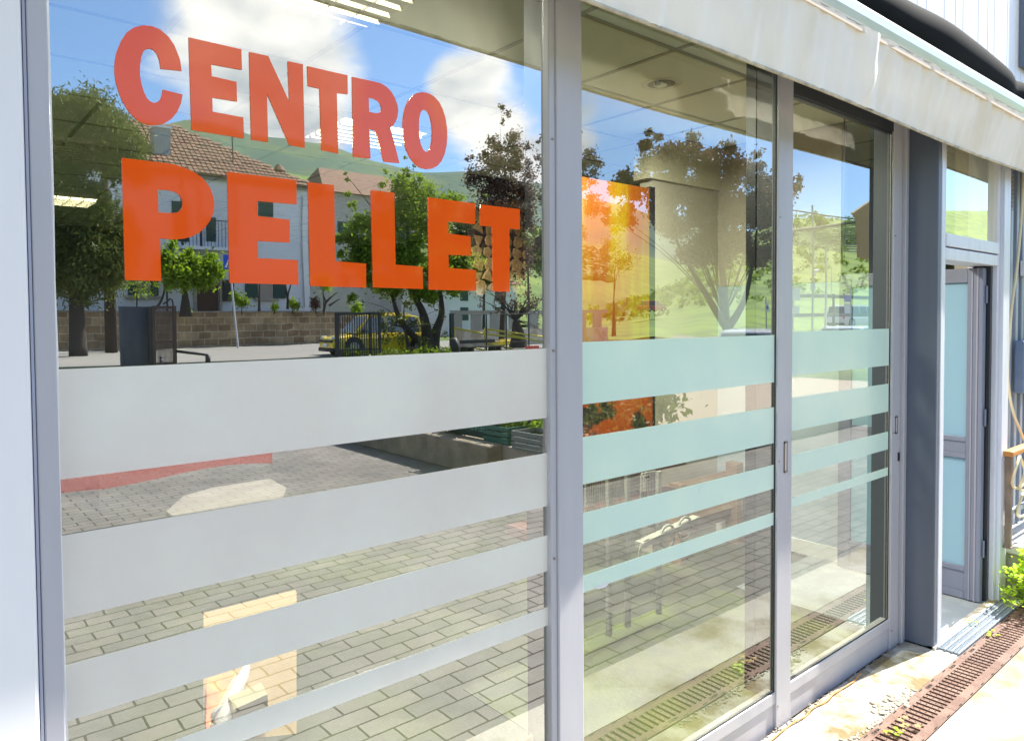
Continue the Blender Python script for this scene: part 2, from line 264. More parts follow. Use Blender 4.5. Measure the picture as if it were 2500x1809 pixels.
# ------------------------------------------------------------------ mesh helpers
class MB:
    def __init__(s): s.v = []; s.f = []; s.mi = []; s.cur = 0
    def box(s, x0, x1, y0, y1, z0, z1):
        b = len(s.v)
        s.v += [(x0, y0, z0), (x1, y0, z0), (x1, y1, z0), (x0, y1, z0), (x0, y0, z1), (x1, y0, z1), (x1, y1, z1), (x0, y1, z1)]
        s.add([(0, 3, 2, 1), (4, 5, 6, 7), (0, 1, 5, 4), (1, 2, 6, 5), (2, 3, 7, 6), (3, 0, 4, 7)], b); return s
    def add(s, faces, b):
        for f in faces: s.f.append(tuple(i+b for i in f)); s.mi.append(s.cur)
    def poly(s, pts):
        b = len(s.v); s.v += [tuple(p) for p in pts]; s.add([tuple(range(len(pts)))], b); return s
    def prism(s, pts, d):
        """closed outline swept by vector d"""
        b = len(s.v); n = len(pts); d = Vector(d)
        s.v += [tuple(p) for p in pts] + [tuple(Vector(p)+d) for p in pts]
        s.add([tuple(range(n)), tuple(range(2*n-1, n-1, -1))] + [(i, i+n, (i+1) % n+n, (i+1) % n) for i in range(n)], b); return s
    def tube(s, pts, r, n=8, closed=False):
        pts = [Vector(p) for p in pts]; rr = r if isinstance(r, (list, tuple)) else [r]*len(pts)
        b = len(s.v); prev = None
        for i, p in enumerate(pts):
            t = (pts[min(i+1, len(pts)-1)]-pts[max(i-1, 0)]).normalized()
            if prev is None:
                a = Vector((0, 0, 1)) if abs(t.z) < .9 else Vector((1, 0, 0)); prev = t.cross(a).normalized()
            u = (prev - t*prev.dot(t)).normalized(); prev = u; v = t.cross(u)
            for k in range(n):
                q = p+(u*cos(2*pi*k/n)+v*sin(2*pi*k/n))*rr[i]; s.v.append(tuple(q))
        fs = []
        for i in range(len(pts)-1):
            for k in range(n): fs.append((i*n+k, i*n+(k+1) % n, (i+1)*n+(k+1) % n, (i+1)*n+k))
        fs.append(tuple(range(n-1, -1, -1))); fs.append(tuple(range((len(pts)-1)*n, len(pts)*n)))
        s.add(fs, b); return s
    def bar(s, p, q, r, n=8): return s.tube([p, q], r, n)
    def obox(s, c, ax, ay, az):
        """box centred c with half-axis vectors"""
        c, ax, ay, az = map(Vector, (c, ax, ay, az)); b = len(s.v)
        s.v += [tuple(c+sx*ax+sy*ay+sz*az) for sz in (-1, 1) for sx, sy in ((-1, -1), (1, -1), (1, 1), (-1, 1))]
        s.add([(0, 3, 2, 1), (4, 5, 6, 7), (0, 1, 5, 4), (1, 2, 6, 5), (2, 3, 7, 6), (3, 0, 4, 7)], b); return s
    def ball(s, c, r, n=8, m=6, sq=(1, 1, 1), jit=0):
        b = len(s.v); c = Vector(c)
        for j in range(m+1):
            for i in range(n):
                a = pi*j/m; ph = 2*pi*i/n; k = r*(1+random.uniform(-jit, jit))
                s.v.append((c.x+k*sq[0]*sin(a)*cos(ph), c.y+k*sq[1]*sin(a)*sin(ph), c.z+k*sq[2]*cos(a)))
        s.add([(j*n+i, (j+1)*n+i, (j+1)*n+(i+1) % n, j*n+(i+1) % n) for j in range(m) for i in range(n)], b); return s
    def leaf(s, c, sz, asp=1.0, nrm=None):
        d = nrm or Vector((random.gauss(0, 1), random.gauss(0, 1), random.gauss(0, 1))).normalized()
        a = Vector((random.gauss(0, 1), random.gauss(0, 1), random.gauss(0, 1))); u = d.cross(a).normalized()*sz*.5; v = d.cross(u).normalized()*sz*.5*asp
        b = len(s.v); c = Vector(c)
        s.v += [tuple(c-u), tuple(c-v*.7), tuple(c+u), tuple(c+v*.7)]; s.add([(0, 1, 2, 3)], b)
    def grid(s, fn, nu, nv):
        b = len(s.v)
        for j in range(nv+1):
            for i in range(nu+1): s.v.append(tuple(fn(i/nu, j/nv)))
        s.add([(j*(nu+1)+i, j*(nu+1)+i+1, (j+1)*(nu+1)+i+1, (j+1)*(nu+1)+i) for j in range(nv) for i in range(nu)], b); return s
    def build(s, name, m, parent=None, smooth=False, bevel=0):
        me = bpy.data.meshes.new(name)
        me.from_pydata(s.v, [], s.f)
        ms = m if isinstance(m, (list, tuple)) else [m]
        for x in ms: me.materials.append(x)
        if len(ms) > 1: me.polygons.foreach_set('material_index', s.mi)
        if smooth: me.polygons.foreach_set('use_smooth', [True]*len(me.polygons))
        me.update()
        o = bpy.data.objects.new(name, me); COL.objects.link(o)
        if parent: o.parent = parent; o.matrix_parent_inverse = parent.matrix_world.inverted() if False else Matrix.Translation(-parent.location) if parent.type == 'EMPTY' and parent.rotation_euler.z == 0 else Matrix()
        if bevel:
            bv = o.modifiers.new('bevel', 'BEVEL'); bv.width = bevel; bv.segments = 2; bv.limit_method = 'ANGLE'; bv.angle_limit = RAD(40)
            bv.harden_normals = False
        return o
def tag(o, label=None, cat=None, group=None, kind=None):
    if label: o['label'] = label
    if cat: o['category'] = cat
    if group: o['group'] = group
    if kind: o['kind'] = kind
    return o
def empty(name, loc, label, cat, group=None):
    o = bpy.data.objects.new(name, None); COL.objects.link(o); o.location = loc; o.empty_display_size = .2
    return tag(o, label, cat, group)
def struct(name, mb, m, **k): return tag(mb.build(name, m, **k), kind='structure')
def prim(name, mb, m, label, cat, group=None, **k): return tag(mb.build(name, m, **k), label, cat, group)

# ------------------------------------------------------------------ ground
struct('paved_yard', MB().box(-14, 16, -24.5, -0.70, -0.10, 0.0), pavers)
def lumpy(x0, x1, y0, y1, z, nx, ny, amp):
    mb = MB(); mb.grid(lambda u, v: (x0+(x1-x0)*u, y0+(y1-y0)*v, z+amp*(sin(x0*9+u*37+v*11)*cos(v*23+u*5))), nx, ny); return mb
struct('concrete_apron', MB().box(-3, 8, -0.228, 0.0, -0.12, 0.0), conc)
struct('concrete_margin', MB().box(-3, 8, -0.698, -0.392, -0.12, 0.004), conc_out)
struct('ground', MB().box(-900, 1500, -1500, -24.5, -0.30, -0.02).box(16, 900, -24.5, 40, -.3, -.02).box(-900, -14, -24.5, 40, -.3, -.02).box(-14, 16, .1, 40, -.3, -.14), grass_m)
struct('road', MB().box(-60, 150, -43.2, -29.6, -0.06, -0.012), asph)
struct('pavement_strip', MB().box(-60, 150, -29.55, -26.5, -0.06, 0.05), asph)
struct('lane_marking', MB().box(-60, 150, -43.0, -42.85, -.012, -.008).box(-60, 150, -30.0, -29.85, -.012, -.008), paint)
struct('gravel_gap', lumpy(-3, 3.6, -0.004, 0.02, -0.02, 300, 4, .006), gravel)
def gp(px, py):
    r = ray(px, py); t = -CAM.z/r.z; q = CAM+r*t; return (q.x, -q.y, .004)
struct('pale_paving_patch', MB().poly([gp(a, b) for a, b in ((408, 1250), (430, 1268), (560, 1250), (690, 1222), (700, 1195), (660, 1172), (600, 1180), (520, 1192), (450, 1212))][::-1]), brickmat("pale_pavers", (0.36, 0.33, 0.275), (0.32, 0.29, 0.245), (0.20, 0.18, 0.14), 0.2, 0.1, 0.004, off=(0.01, 0.045, 0), var=0.4))  # paler brick-patterned sheet lying just above the yard pavers
struct('blotchy_green_floor', MB().box(1.75, 3.5, .035, 1.0, .001, .004), mat('blotchy_green_screed', (.10, .12, .075), .5, noise=(2.4, (.15, .19, .05), .42, .66)))  # thin sheet over the shop floor, blotched with green
# ------------------------------------------------------------------ drain grates, built slot by slot
def grate(x0, n_slots, pitch, name='drain_grate'):
    L = n_slots*pitch; y0, y1 = -0.388, -0.232; s0, s1 = -0.352, -0.262
    e = empty(name, (x0+L/2, -.31, 0), '', 'drain cover', 'cast iron drain grates in a row')
    mb = MB()
    mb.box(x0+.001, x0+L-.001, y0, s0, -.02, .004); mb.box(x0+.001, x0+L-.001, s1, y1, -.02, .004)
    for i in range(n_slots+1):
        xa = x0+i*pitch-pitch*.27; xb = x0+i*pitch+pitch*.27
        mb.box(max(xa, x0+.001), min(xb, x0+L-.001), s0, s1, -.018, .003)
    st = mb; st.cur = 1
    for i in range(n_slots):
        for k in range(4):
            yy = s0+.012+k*.022; xx = x0+i*pitch; st.box(xx-.0015, xx+.0015, yy, yy+.003, .003, .005)
    lb = mb
    for k in (0.12, .37, .62, .87):
        xx = x0+L*k; lb.box(xx-.012, xx+.012, y0+.002, y0+.006, .004, .0055); lb.box(xx-.012, xx+.012, y1-.008, y1-.004, .004, .0055)
    mb.build('grate_frame', [rust, void], e)
    return e
GL = ['rusty drain grate furthest from the doorway mat, left of the frame', 'rusty drain grate below the sliding doors', 'rusty slotted drain grate with stray leaves, nearest the camera in the foot of the picture', 'rusty slotted drain grate below the dark pillar', 'rusty slotted drain grate in front of the open doorway', 'rusty slotted drain grate under the green weed']
pitch = .0333
for i in range(7):
    x0 = 1.60+i*15*pitch+.0
    g = grate(x0, 15, pitch)
    g['label'] = 'rusty cast iron slotted drain grate, number %s along the row from the near end' % (['one', 'two', 'three', 'four', 'five', 'six', 'seven'][i])
GR_TXT = []
struct('drain_channel', MB().box(-3, 8, -.390, -.230, -.14, -.11).box(-3, 8, -.394, -.390, -.14, -.001).box(-3, 8, -.230, -.228, -.14, -.001), void)
def text_obj(s, size, m, loc, rot, parent=None, ext=.0006, name='lettering', align='CENTER'):
    c = bpy.data.curves.new(name, 'FONT'); c.body = s; c.size = size; c.extrude = ext; c.align_x = align; c.align_y = 'CENTER'
    t = bpy.data.objects.new(name, c); COL.objects.link(t)
    dg = bpy.context.evaluated_depsgraph_get(); me = bpy.data.meshes.new_from_object(t.evaluated_get(dg))
    bpy.data.objects.remove(t)
    o = bpy.data.objects.new(name, me); COL.objects.link(o); me.materials.clear(); me.materials.append(m)
    Mx = Matrix.Translation(loc) @ rot.to_4x4()
    me.transform(Mx)
    if parent: o.parent = parent; o.matrix_parent_inverse = Matrix.Translation(-parent.location)
    return o
RX90 = Matrix.Rotation(RAD(90), 3, 'X')
for o in list(COL.objects):
    if o.name.startswith('drain_grate'):
        x = o.location.x
        text_obj('MUFLE', .018, void, Vector((x-.13, -.247, .0045)), Matrix.Rotation(RAD(180), 3, 'Z'), o)
        text_obj('MUFLE', .018, void, Vector((x+.13, -.247, .0045)), Matrix.Rotation(RAD(180), 3, 'Z'), o)

# ------------------------------------------------------------------ shop front
Y1, Y2, Y3 = 0.0, 0.020, 0.026
def zz(px, py, y): return P(px, py, y).z
def xx_(px, py, y): return P(px, py, y).x
# fixed window
xL, xR = xx_(124, 600, 0), xx_(1343, 900, 0)
sw = empty('shop_window', ((xL+xR)/2, 0, 0), 'big fixed shop window with orange CENTRO PELLET lettering and grey frosted bands', 'window')
g = MB().poly([(xL-.01, 0, .05), (xR+.01, 0, .05), (xR+.01, 0, 2.66), (xL-.01, 0, 2.66)]).build('glass_pane', glass1, sw)
bands1 = [(-.0565*1.4, -.187*1.4), (-.254*1.4, -.354*1.4), (-.410*1.4, -.478*1.4), (-.547*1.4, -.582*1.4)]
for a, b in bands1:
    MB().box(xL+.004, xR-.002, -.0022, -.0012, 1.535+b, 1.535+a).build('frosted_band', film1, sw)
# letters (outlines measured on the glass)
S1 = lambda pts: [(x/3.24, y/3.24) for x, y in pts]
S2 = lambda pts: [(700+x/3.24, y/3.24) for x, y in pts]
S5 = lambda pts: [(100+x/2.647, 300+y/2.647) for x, y in pts]
S6 = lambda pts: [(700+x/2.984, 350+y/2.984) for x, y in pts]
LET = {
 'CENTRO': [
  (S1([(1435, 565), (1420, 470), (1375, 360), (1330, 295), (1265, 240), (1200, 212), (1130, 205), (1060, 222), (1000, 262), (955, 330), (920, 420), (905, 500), (903, 570), (912, 640), (930, 710), (960, 790), (1005, 870), (1060, 935), (1120, 975), (1180, 992), (1240, 992), (1300, 978), (1355, 945), (1400, 890), (1430, 820), (1442, 752), (1362, 732), (1285, 712), (1278, 760), (1262, 795), (1240, 812), (1215, 818), (1185, 806), (1160, 780), (1135, 730), (1115, 660), (1104, 590), (1106, 520), (1115, 460), (1130, 415), (1155, 392), (1185, 388), (1215, 400), (1240, 432), (1258, 480), (1270, 548)]), None),
  (S1([(1490, 300), (1907, 395), (1912, 557), (1668, 513), (1672, 607), (1868, 652), (1873, 807), (1677, 775), (1680, 887), (1922, 933), (1928, 1098), (1513, 1030)]), None),
  ([(607.4, 128), (653.7, 138), (705.6, 250), (701.5, 150.6), (738.6, 158.3), (743, 361.7), (706, 355), (650.6, 228.4), (653.7, 348), (612.7, 342)], None),
  ([(749.4, 162.7), (847.5, 185.2), (848, 230.9), (821.3, 227.8), (825, 375.6), (784, 367.3), (779.6, 217.6), (751, 211.4)], None),
  (S2([(515, 612), (640, 638), (735, 660), (785, 690), (825, 730), (855, 785), (873, 835), (879, 880), (872, 930), (858, 968), (838, 997), (815, 1015), (852, 1150), (888, 1292), (765, 1282), (735, 1165), (705, 1060), (690, 1035), (650, 1025), (655, 1140), (660, 1257), (523, 1242)]), S2([(645, 775), (690, 785), (720, 800), (740, 826), (748, 860), (742, 885), (728, 897), (700, 899), (648, 887)])),
  (S2([(1070, 732), (1120, 742), (1160, 765), (1200, 808), (1230, 865), (1252, 935), (1264, 1010), (1267, 1090), (1260, 1160), (1245, 1225), (1220, 1280), (1185, 1318), (1145, 1337), (1100, 1340), (1055, 1330), (1010, 1298), (970, 1245), (940, 1180), (922, 1100), (916, 1020), (918, 940), (932, 865), (958, 800), (990, 762), (1028, 738)]), S2([(1090, 870), (1110, 882), (1128, 915), (1141, 970), (1148, 1040), (1146, 1110), (1135, 1170), (1115, 1202), (1095, 1204), (1075, 1185), (1057, 1145), (1046, 1085), (1042, 1010), (1044, 945), (1055, 895), (1070, 875)])),
 ],
 'PELLET': [
  (S5([(520, 228), (700, 250), (850, 268), (930, 295), (990, 322), (1045, 362), (1090, 420), (1112, 480), (1119, 530), (1112, 585), (1090, 635), (1060, 675), (1020, 712), (970, 737), (920, 750), (860, 755), (768, 748), (772, 890), (776, 1023), (543, 1017)]), S5([(753, 434), (810, 436), (850, 443), (885, 460), (905, 485), (914, 515), (911, 545), (897, 570), (875, 582), (840, 585), (757, 580)])),
  (S5([(1202, 318), (1648, 373), (1650, 528), (1395, 507), (1397, 603), (1605, 628), (1605, 775), (1397, 765), (1400, 875), (1658, 888), (1662, 1047), (1218, 1035)]), None),
  (S6([(152, 285), (342, 307), (350, 860), (575, 878), (575, 1052), (170, 1040)]), None),
  (S6([(612, 343), (780, 362), (790, 885), (985, 900), (990, 1062), (628, 1050)]), None),
  (S6([(1027, 395), (1370, 440), (1370, 590), (1172, 570), (1175, 658), (1335, 680), (1338, 820), (1175, 812), (1178, 908), (1377, 925), (1377, 1075), (1035, 1067)]), None),
  (S6([(1407, 447), (1695, 482), (1695, 628), (1618, 622), (1620, 1082), (1500, 1080), (1495, 608), (1408, 600)]), None),
 ]}
def smooth_poly(pts, cuts, out=None):
    return pts
for word, ls in LET.items():
    for outl, hole in ls:
        c = bpy.data.curves.new('letter', 'CURVE'); c.dimensions = '2D'; c.fill_mode = 'BOTH'; c.extrude = .0004
        for pl in (outl, hole):
            if not pl: continue
            s = c.splines.new('POLY'); s.points.add(len(pl)-1)
            for i, (x, y) in enumerate(pl):
                q = P(x, y, 0); s.points[i].co = (q.x, q.z, 0, 1)
            s.use_cyclic_u = True
        t = bpy.data.objects.new('tmp', c); COL.objects.link(t)
        dg = bpy.context.evaluated_depsgraph_get(); me = bpy.data.meshes.new_from_object(t.evaluated_get(dg)); bpy.data.objects.remove(t)
        me.transform(Matrix.Rotation(RAD(90), 4, 'X')); me.transform(Matrix.Translation((0, -.0018, 0)))
        me.materials.clear(); me.materials.append(orange)
        o = bpy.data.objects.new('letter', me); COL.objects.link(o); o.parent = sw; o.matrix_parent_inverse = Matrix.Translation(-sw.location)
# silicone beads
MB().box(xR-.004, xR+.001, -.006, -.0005, .05, 2.66).build('seal_bead', silicone, sw)
MB().tube([(xL+.002, -.004, .3+i*.13+random.uniform(0, .03)) for i in range(18)], [.0025+random.uniform(0, .0025) for i in range(18)], 6).build('seal_bead', white_m, sw, smooth=True)
MB().box(xR-.009, xR-.006, .004, .012, .05, 2.7).build('red_spacer', mat('red_spacer', (.45, .04, .03), .4), sw)
# left cladding and mullions
xg = xx_(66, 300, -.03)
jm = empty('window_jamb', (0, 0, 0), 'wide pale aluminium jamb with a vertical groove at the left edge of the picture', 'jamb')
MB().box(-.9, xg-.004, -.035, .12, 0, 2.7).build('cladding_panel', mat('jamb_white', (.95, .93, .91), .35, noise=(5, (.88, .86, .85), .35, .7, (1, 1, .15))), jm, bevel=.006)
MB().box(xg-.003, xg+.001, -.031, .12, 0, 2.7).build('groove', mat('groove_blue', (.36, .38, .48), .5), jm)
MB().box(xg+.002, xL, -.030, .12, 0, 2.7).build('edge_strip', alu, jm, bevel=.003)
a0, a1 = xx_(1346, 900, -.02), xx_(1422, 900, -.02)
ml = empty('window_mullion', ((a0+a1)/2, 0, 0), 'pale aluminium mullion between the lettered window and the first sliding door', 'mullion')
MB().box(a0, a0+.022, -.016, .008, .0, 2.7).box(a0+.022, a1, -.022, .008, .0, 2.7).build('post', alu, ml, bevel=.003)
MB().box(a0+.001, a1-.001, .009, .082, .0, 2.7).build('inner_post', mat('charcoal_profile', (.07, .075, .085), .4), ml)
# sliding door leaves
def leaf_door(xa, xb, yg, yf, ztop, zbot_glass, zkick0, stile_l, stile_r, bands, label, gm, fm, band_px, handle, top_px=None):
    e = empty('sliding_door', ((xa+xb)/2, yf, 0), label, 'door', 'sliding shop doors')
    MB().poly([(xa-.01, yg, zbot_glass-.01), (xb+.01, yg, zbot_glass-.01), (xb+.01, yg, ztop+.02), (xa-.01, yg, ztop+.02)]).build('glass_pane', gm, e)
    for t, b in bands: MB().box(xa+.0, xb-.001, yg-.0022, yg-.0012, b, t).build('frosted_band', fm, e)
    if stile_l: MB().box(stile_l[0], stile_l[1], yf, yg+.03, zkick0, ztop+.06).build('stile', alu, e, bevel=.003)
    if stile_r:
        MB().box(stile_r[0], stile_r[1]-.008, yf, yg+.001, zkick0, ztop+.06).box(stile_r[1]-.008, stile_r[1], yf+.006, yg+.001, zkick0, ztop+.06).build('stile', alu, e, bevel=.0025)
        MB().box(stile_r[0]+.001, stile_r[1]+.012, yg+.002, yg+.075, .1, ztop+.06).build('inner_profile', MAT['charcoal_profile'], e)
    rb = MB().box(xa, xb, yf+.004, yg+.03, zbot_glass-.045, zbot_glass).box(xa+.012, xb-.012, yf+.010, yg+.03, zkick0+.004, zbot_glass-.045).build('bottom_rail', alu, e, bevel=.003)
    MB().box(xa, xb, yf+.004, yg+.03, ztop, ztop+.06).build('top_rail', dark_in, e, bevel=.003)
    if handle:
        hx, hz, hh = handle
        h = MB().box(hx-.011, hx-.006, yf-.004, yf, hz-hh, hz+hh).box(hx+.006, hx+.011, yf-.004, yf, hz-hh, hz+hh).box(hx-.011, hx+.011, yf-.004, yf, hz+hh-.006, hz+hh).box(hx-.011, hx+.011, yf-.004, yf, hz-hh, hz-hh+.006).build('handle', steel, e)
        MB().box(hx-.006, hx+.006, yf-.0018, yf-.0006, hz-hh+.006, hz+hh-.006).build('finger_recess', white_m, h)
    return e
yf = .006
b2 = [(zz(1424, t, Y2), zz(1424, b, Y2)) for t, b in ((835, 987), (1067, 1182), (1251.6, 1328), (1404.5, 1445))]
b3 = [(zz(1937, t, Y3), zz(1937, b, Y3)) for t, b in ((810, 917), (970.5, 1051), (1110, 1161), (1214, 1236.7))]
x2a, x2b = a1-.005, xx_(1898, 900, yf)
s2a, s2b = xx_(1899, 900, yf), xx_(1937, 900, yf)
hd2 = P(1918, 1115, yf)
zg2 = zz(1880, 1735, yf)
D2 = leaf_door(x2a, x2b+.03, Y2, yf, 2.46, .135, -.03, None, (s2a, s2b), b2, 'first sliding glass door with mint frosted bands, next to the lettered window', glass2, film2, None, ((s2a+s2b)/2, hd2.z, .058))
x3a = s2b; x3b = xx_(2181, 900, yf)
s3a, s3b = x3b, xx_(2200, 900, yf)
ztop3 = zz(2174, 317, yf); zb3 = zz(2165, 1520, yf)
hd3 = P(2191, 1037, yf)
D3 = leaf_door(x3a, x3b+.02, Y3, yf+.004, ztop3, zb3, -.02, None, (s3a, s3b+.012), b3, 'second sliding glass door with mint frosted bands, next to the dark pillar', glass2, film2, None, ((s3a+s3b)/2+.002, hd3.z, .040))
for (e_, xa_, xb_, yg_, zt_, zb_, bs_) in ((D2, x2a+.004, s2a, Y2, 2.46, .135, b2), (D3, x3a, s3a, Y3, ztop3, zb3, b3)):
    MB().box(xa_, xb_, yg_-.006, yg_-.0023, zb_, zb_+.004).box(xb_-.004, xb_-.0005, yg_-.006, yg_-.0023, zb_+.004, zt_).box(xa_, xb_-.004, yg_-.006, yg_-.0023, zt_-.004, zt_).build('gasket', gasket, e_)
    for z_ in (.08, 1.0, 1.9):
        for x_ in (xb_+.012,): MB().bar((x_, yf-.0012, z_), (x_, yf+.002, z_), .0035, 8).build('screw', steel, e_)
q_ = [P(a, b, Y2-.003) for a, b in ((1450, 1433), (1468, 1427), (1488, 1420), (1480, 1432), (1462, 1438))]
MB().poly(q_).build('peeled_film', white_m, D2)
MB().bar(P(1705, 1200, Y2-.003), P(1716, 1183, Y2-.003), .0006, 5).build('scratch', white_m, D2)
for z_ in (.35, .9, 1.45, 2.0): MB().bar((a0+.011, -.018, z_), (a0+.011, -.015, z_), .0035, 8).build('screw', steel, ml)
# lock on second leaf
lk = P(2195, 1115, yf)
MB().box(lk.x-.006, lk.x+.006, yf-.001, yf+.004, lk.z-.02, lk.z+.02).box(lk.x-.0025, lk.x+.0025, yf-.003, yf-.001, lk.z-.008, lk.z+.008).build('lock', gasket, D3)
# vertical dark members behind the leaves (parked leaf frames), and a thin white rod
MB().box(xx_(1843, 900, .10), xx_(1898, 900, .10)+.05, .10, .14, .1, 2.5).build('rear_stile', dark_in, D2)
MB().box(xx_(2150, 900, .09), x3b+.05, .09, .12, .1, 2.5).build('rear_stile', dark_in, D3)
q = P(1842, 900, .14)
MB().bar((q.x, .137, zz(1842, 1340, .14)), (q.x, .137, zz(1842, 560, .14)), .0016, 6).build('white_cord', white_m, D2)
# header above panes and pillar
hb = empty('door_header', (2.5, .05, 2.6), 'dark header beam above the sliding doors, under the awning', 'beam')
MB().box(a1, 3.6, .06, .16, 2.53, 2.74).build('beam', dark_in, hb)
pl = empty('side_pillar', (3.6, -.06, 0), 'slate grey metal pillar between the sliding doors and the open doorway', 'pillar')
MB().box(s3b+.014, 3.598, -.004, .02, -.01, 2.72).build('return_strip', alu, pl, bevel=.003)
MB().box(3.600, 3.640, -.128, .16, -.01, 2.72).build('pillar_face', alu_dark, pl, bevel=.004)
# ------------------------------------------------------------------ doorway frame, transom and open leaf
YD = -.13
df = empty('door_frame', (4.05, YD, 0), 'white aluminium frame of the open doorway with a glazed transom', 'door frame')
MB().box(3.640, 3.668, YD, .0, 0, 2.72).box(3.672, 3.700, YD+.004, .0, 0, 2.72).build('jamb', alu_white, df, bevel=.003)
MB().box(3.6685, 3.6715, YD+.012, .0, 0, 2.72).build('groove', gasket, df)
MB().box(4.435, 4.470, YD+.008, .02, 0, 2.72).box(4.472, 4.575, YD-.01, .02, 0, 2.72).build('jamb', alu_white, df, bevel=.003)
zt0, zt1 = 1.795, 1.915
MB().box(3.700, 4.435, YD+.004, .0, zt0, zt0+.055).box(3.700, 4.435, YD, .0, zt0+.062, zt1).build('transom_bar', alu_white, df, bevel=.003)
MB().box(3.700, 4.435, YD+.02, -.01, zt0+.0555, zt0+.0615).build('groove', gasket, df)
MB().poly([(3.70, YD+.03, zt1), (4.435, YD+.03, zt1), (4.435, YD+.03, 2.72), (3.70, YD+.03, 2.72)]).build('transom_glass', glassmat('transom_glass', .5, (.8, .82, .6)), df)
MB().box(4.405, 4.434, -.10, -.02, 0, zt0).build('rebate', dark_in, df)
dl = empty('open_door', (4.37, -.06, 0), 'slate door leaf with two tall frosted panes standing open inwards', 'door')
xf = 4.345; yh, ye = -.085, .68; zl0, zl1 = .012, 1.785
st = .075
MB().box(xf, xf+.045, yh, yh+st, zl0, zl1).box(xf, xf+.045, ye-st, ye, zl0, zl1).build('stile', alu_door, dl, bevel=.004)
MB().box(xf-.004, xf+.002, yh+.022, yh+.03, zl0, zl1).box(xf-.004, xf+.002, yh+.048, yh+.054, zl0, zl1).build('stile_rib', mat('worn_edge', (.33, .32, .38), .4), dl)
MB().box(xf+.002, xf+.043, yh+st, ye-st, zl1-.075, zl1).build('top_rail', alu_door, dl, bevel=.003)
MB().box(xf+.002, xf+.043, yh+st, ye-st, .86, .885).box(xf+.008, xf+.040, yh+st, ye-st, .795, .86).box(xf+.002, xf+.043, yh+st, ye-st, .77, .795).build('middle_rail', alu_door, dl, bevel=.002)
MB().box(xf+.002, xf+.043, yh+st, ye-st, .16, .185).box(xf+.010, xf+.040, yh+st, ye-st, .05, .16).box(xf+.002, xf+.043, yh+st, ye-st, zl0, .05).build('bottom_rail', alu_door, dl, bevel=.002)
MB().box(xf+.016, xf+.024, yh+st, ye-st, .185, .77).build('frosted_pane', frost_door, dl)
MB().box(xf+.016, xf+.024, yh+st, ye-st, .885, zl1-.075).build('frosted_pane', frost_door, dl)
for z in (.25, .95, 1.6):
    MB().bar((xf+.03, yh-.006, z), (xf+.03, yh-.006, z+.09), .006).build('hinge', alu_door, dl)
# threshold grate
tm = empty('threshold_grate', (4.0, -.18, 0), 'galvanised barred threshold grate in the open doorway', 'threshold grate')
mb = MB()
for i in range(60): mb.box(3.63+i*.0135, 3.635+i*.0135, -.228, -.135, -.004, .008)
for k in range(4): mb.box(3.62, 4.44, -.2275+k*.028, -.2205+k*.028, -.004, .0125)
mb.build('bars', galv, tm)
struct('doorway_sill', MB().box(3.6, 4.6, -.135, -.10, -.05, .012), mat('rusty_sill', (.5, .36, .18), .8, noise=(12, (.75, .7, .6), .45, .6)))
struct('vestibule_floor', MB().box(3.6, 4.6, -.10, .9, -.05, .006), mat('worn_grey_screed', (.36, .39, .40), .5, noise=(7, (.48, .52, .5), .45, .7)))

# ------------------------------------------------------------------ awning
aw = empty('awning', (2.6, -.25, 2.5), 'retracted cream awning with stained scalloped front over the shop doors', 'awning')
yv = -.217
zb_l, zb_r = 1.535+.735, 1.535+.752
def valance(u, v):
    x = -1.0+8.0*u; zb = 2.275+.004*max(0, x-2); zt = 2.512+.006*max(0, x-1)
    z = zb+(zt-zb)*v
    fold = 0
    for (fx, sl, wd, am) in ((2.30, .06, .05, .004), (2.62, .28, .04, .006), (2.66, -.35, .04, .006), (2.55, .5, .045, .006), (1.9, .08, .02, .006), (3.15, .2, .03, .010), (3.3, -.3, .03, .008), (3.8, .15, .04, .01), (4.3, -.2, .03, .01), (1.5, -.1, .03, .008), (2.75, -.62, .03, .009)):
        d = x-(fx+sl*(zt-z)); fold += am*math.exp(-(d/wd)**2)
    fold += .003*sin(x*31+v*3)+.002*sin(x*77)
    return (x, yv+.010-.055*v-fold+.012*sin(x*2.1)*(1-v), z)
va = MB().grid(valance, 700, 14).build('valance', cream, aw, smooth=True)
hm = MB()
pts = [(-1.0+8.0*i/160, yv+.007+.012*sin((-1.0+8.0*i/160)*2.1), 2.275+.004*max(0, -1.0+8.0*i/160-2)) for i in range(161)]
hm.tube(pts, .0055, 6).build('hem', mat('hem_tape', (.66, .60, .44), .8, noise=(14, (.35, .33, .28), .45, .65)), va, smooth=True)
bp_ = []
prof = [(-.232, 2.512), (-.262, 2.520), (-.272, 2.548), (-.268, 2.580), (-.252, 2.602), (-.225, 2.607), (-.20, 2.59), (-.195, 2.53)]
def barpt(i, x): y, z = prof[i % len(prof)]; return (x, y, z+.012*max(0, x-2)/2)
mb = MB(); b = len(mb.v); n = len(prof)
for x in (-1.0, 2.0, 7.0):
    for i in range(n): mb.v.append(barpt(i, x))
for s in range(2):
    for i in range(n): mb.f.append((s*n+i, s*n+(i+1) % n, (s+1)*n+(i+1) % n, (s+1)*n+i)); mb.mi.append(0)
mb.f += [tuple(range(n-1, -1, -1)), tuple(range(2*n, 3*n))]; mb.mi += [0, 0]
mb.build('front_bar', awn_alu, aw, bevel=.006)
MB().box(-1, 7, -.266, -.226, 2.500, 2.511).build('fabric_seam', mat('dark_stitch', (.72, .62, .50), .8), aw)
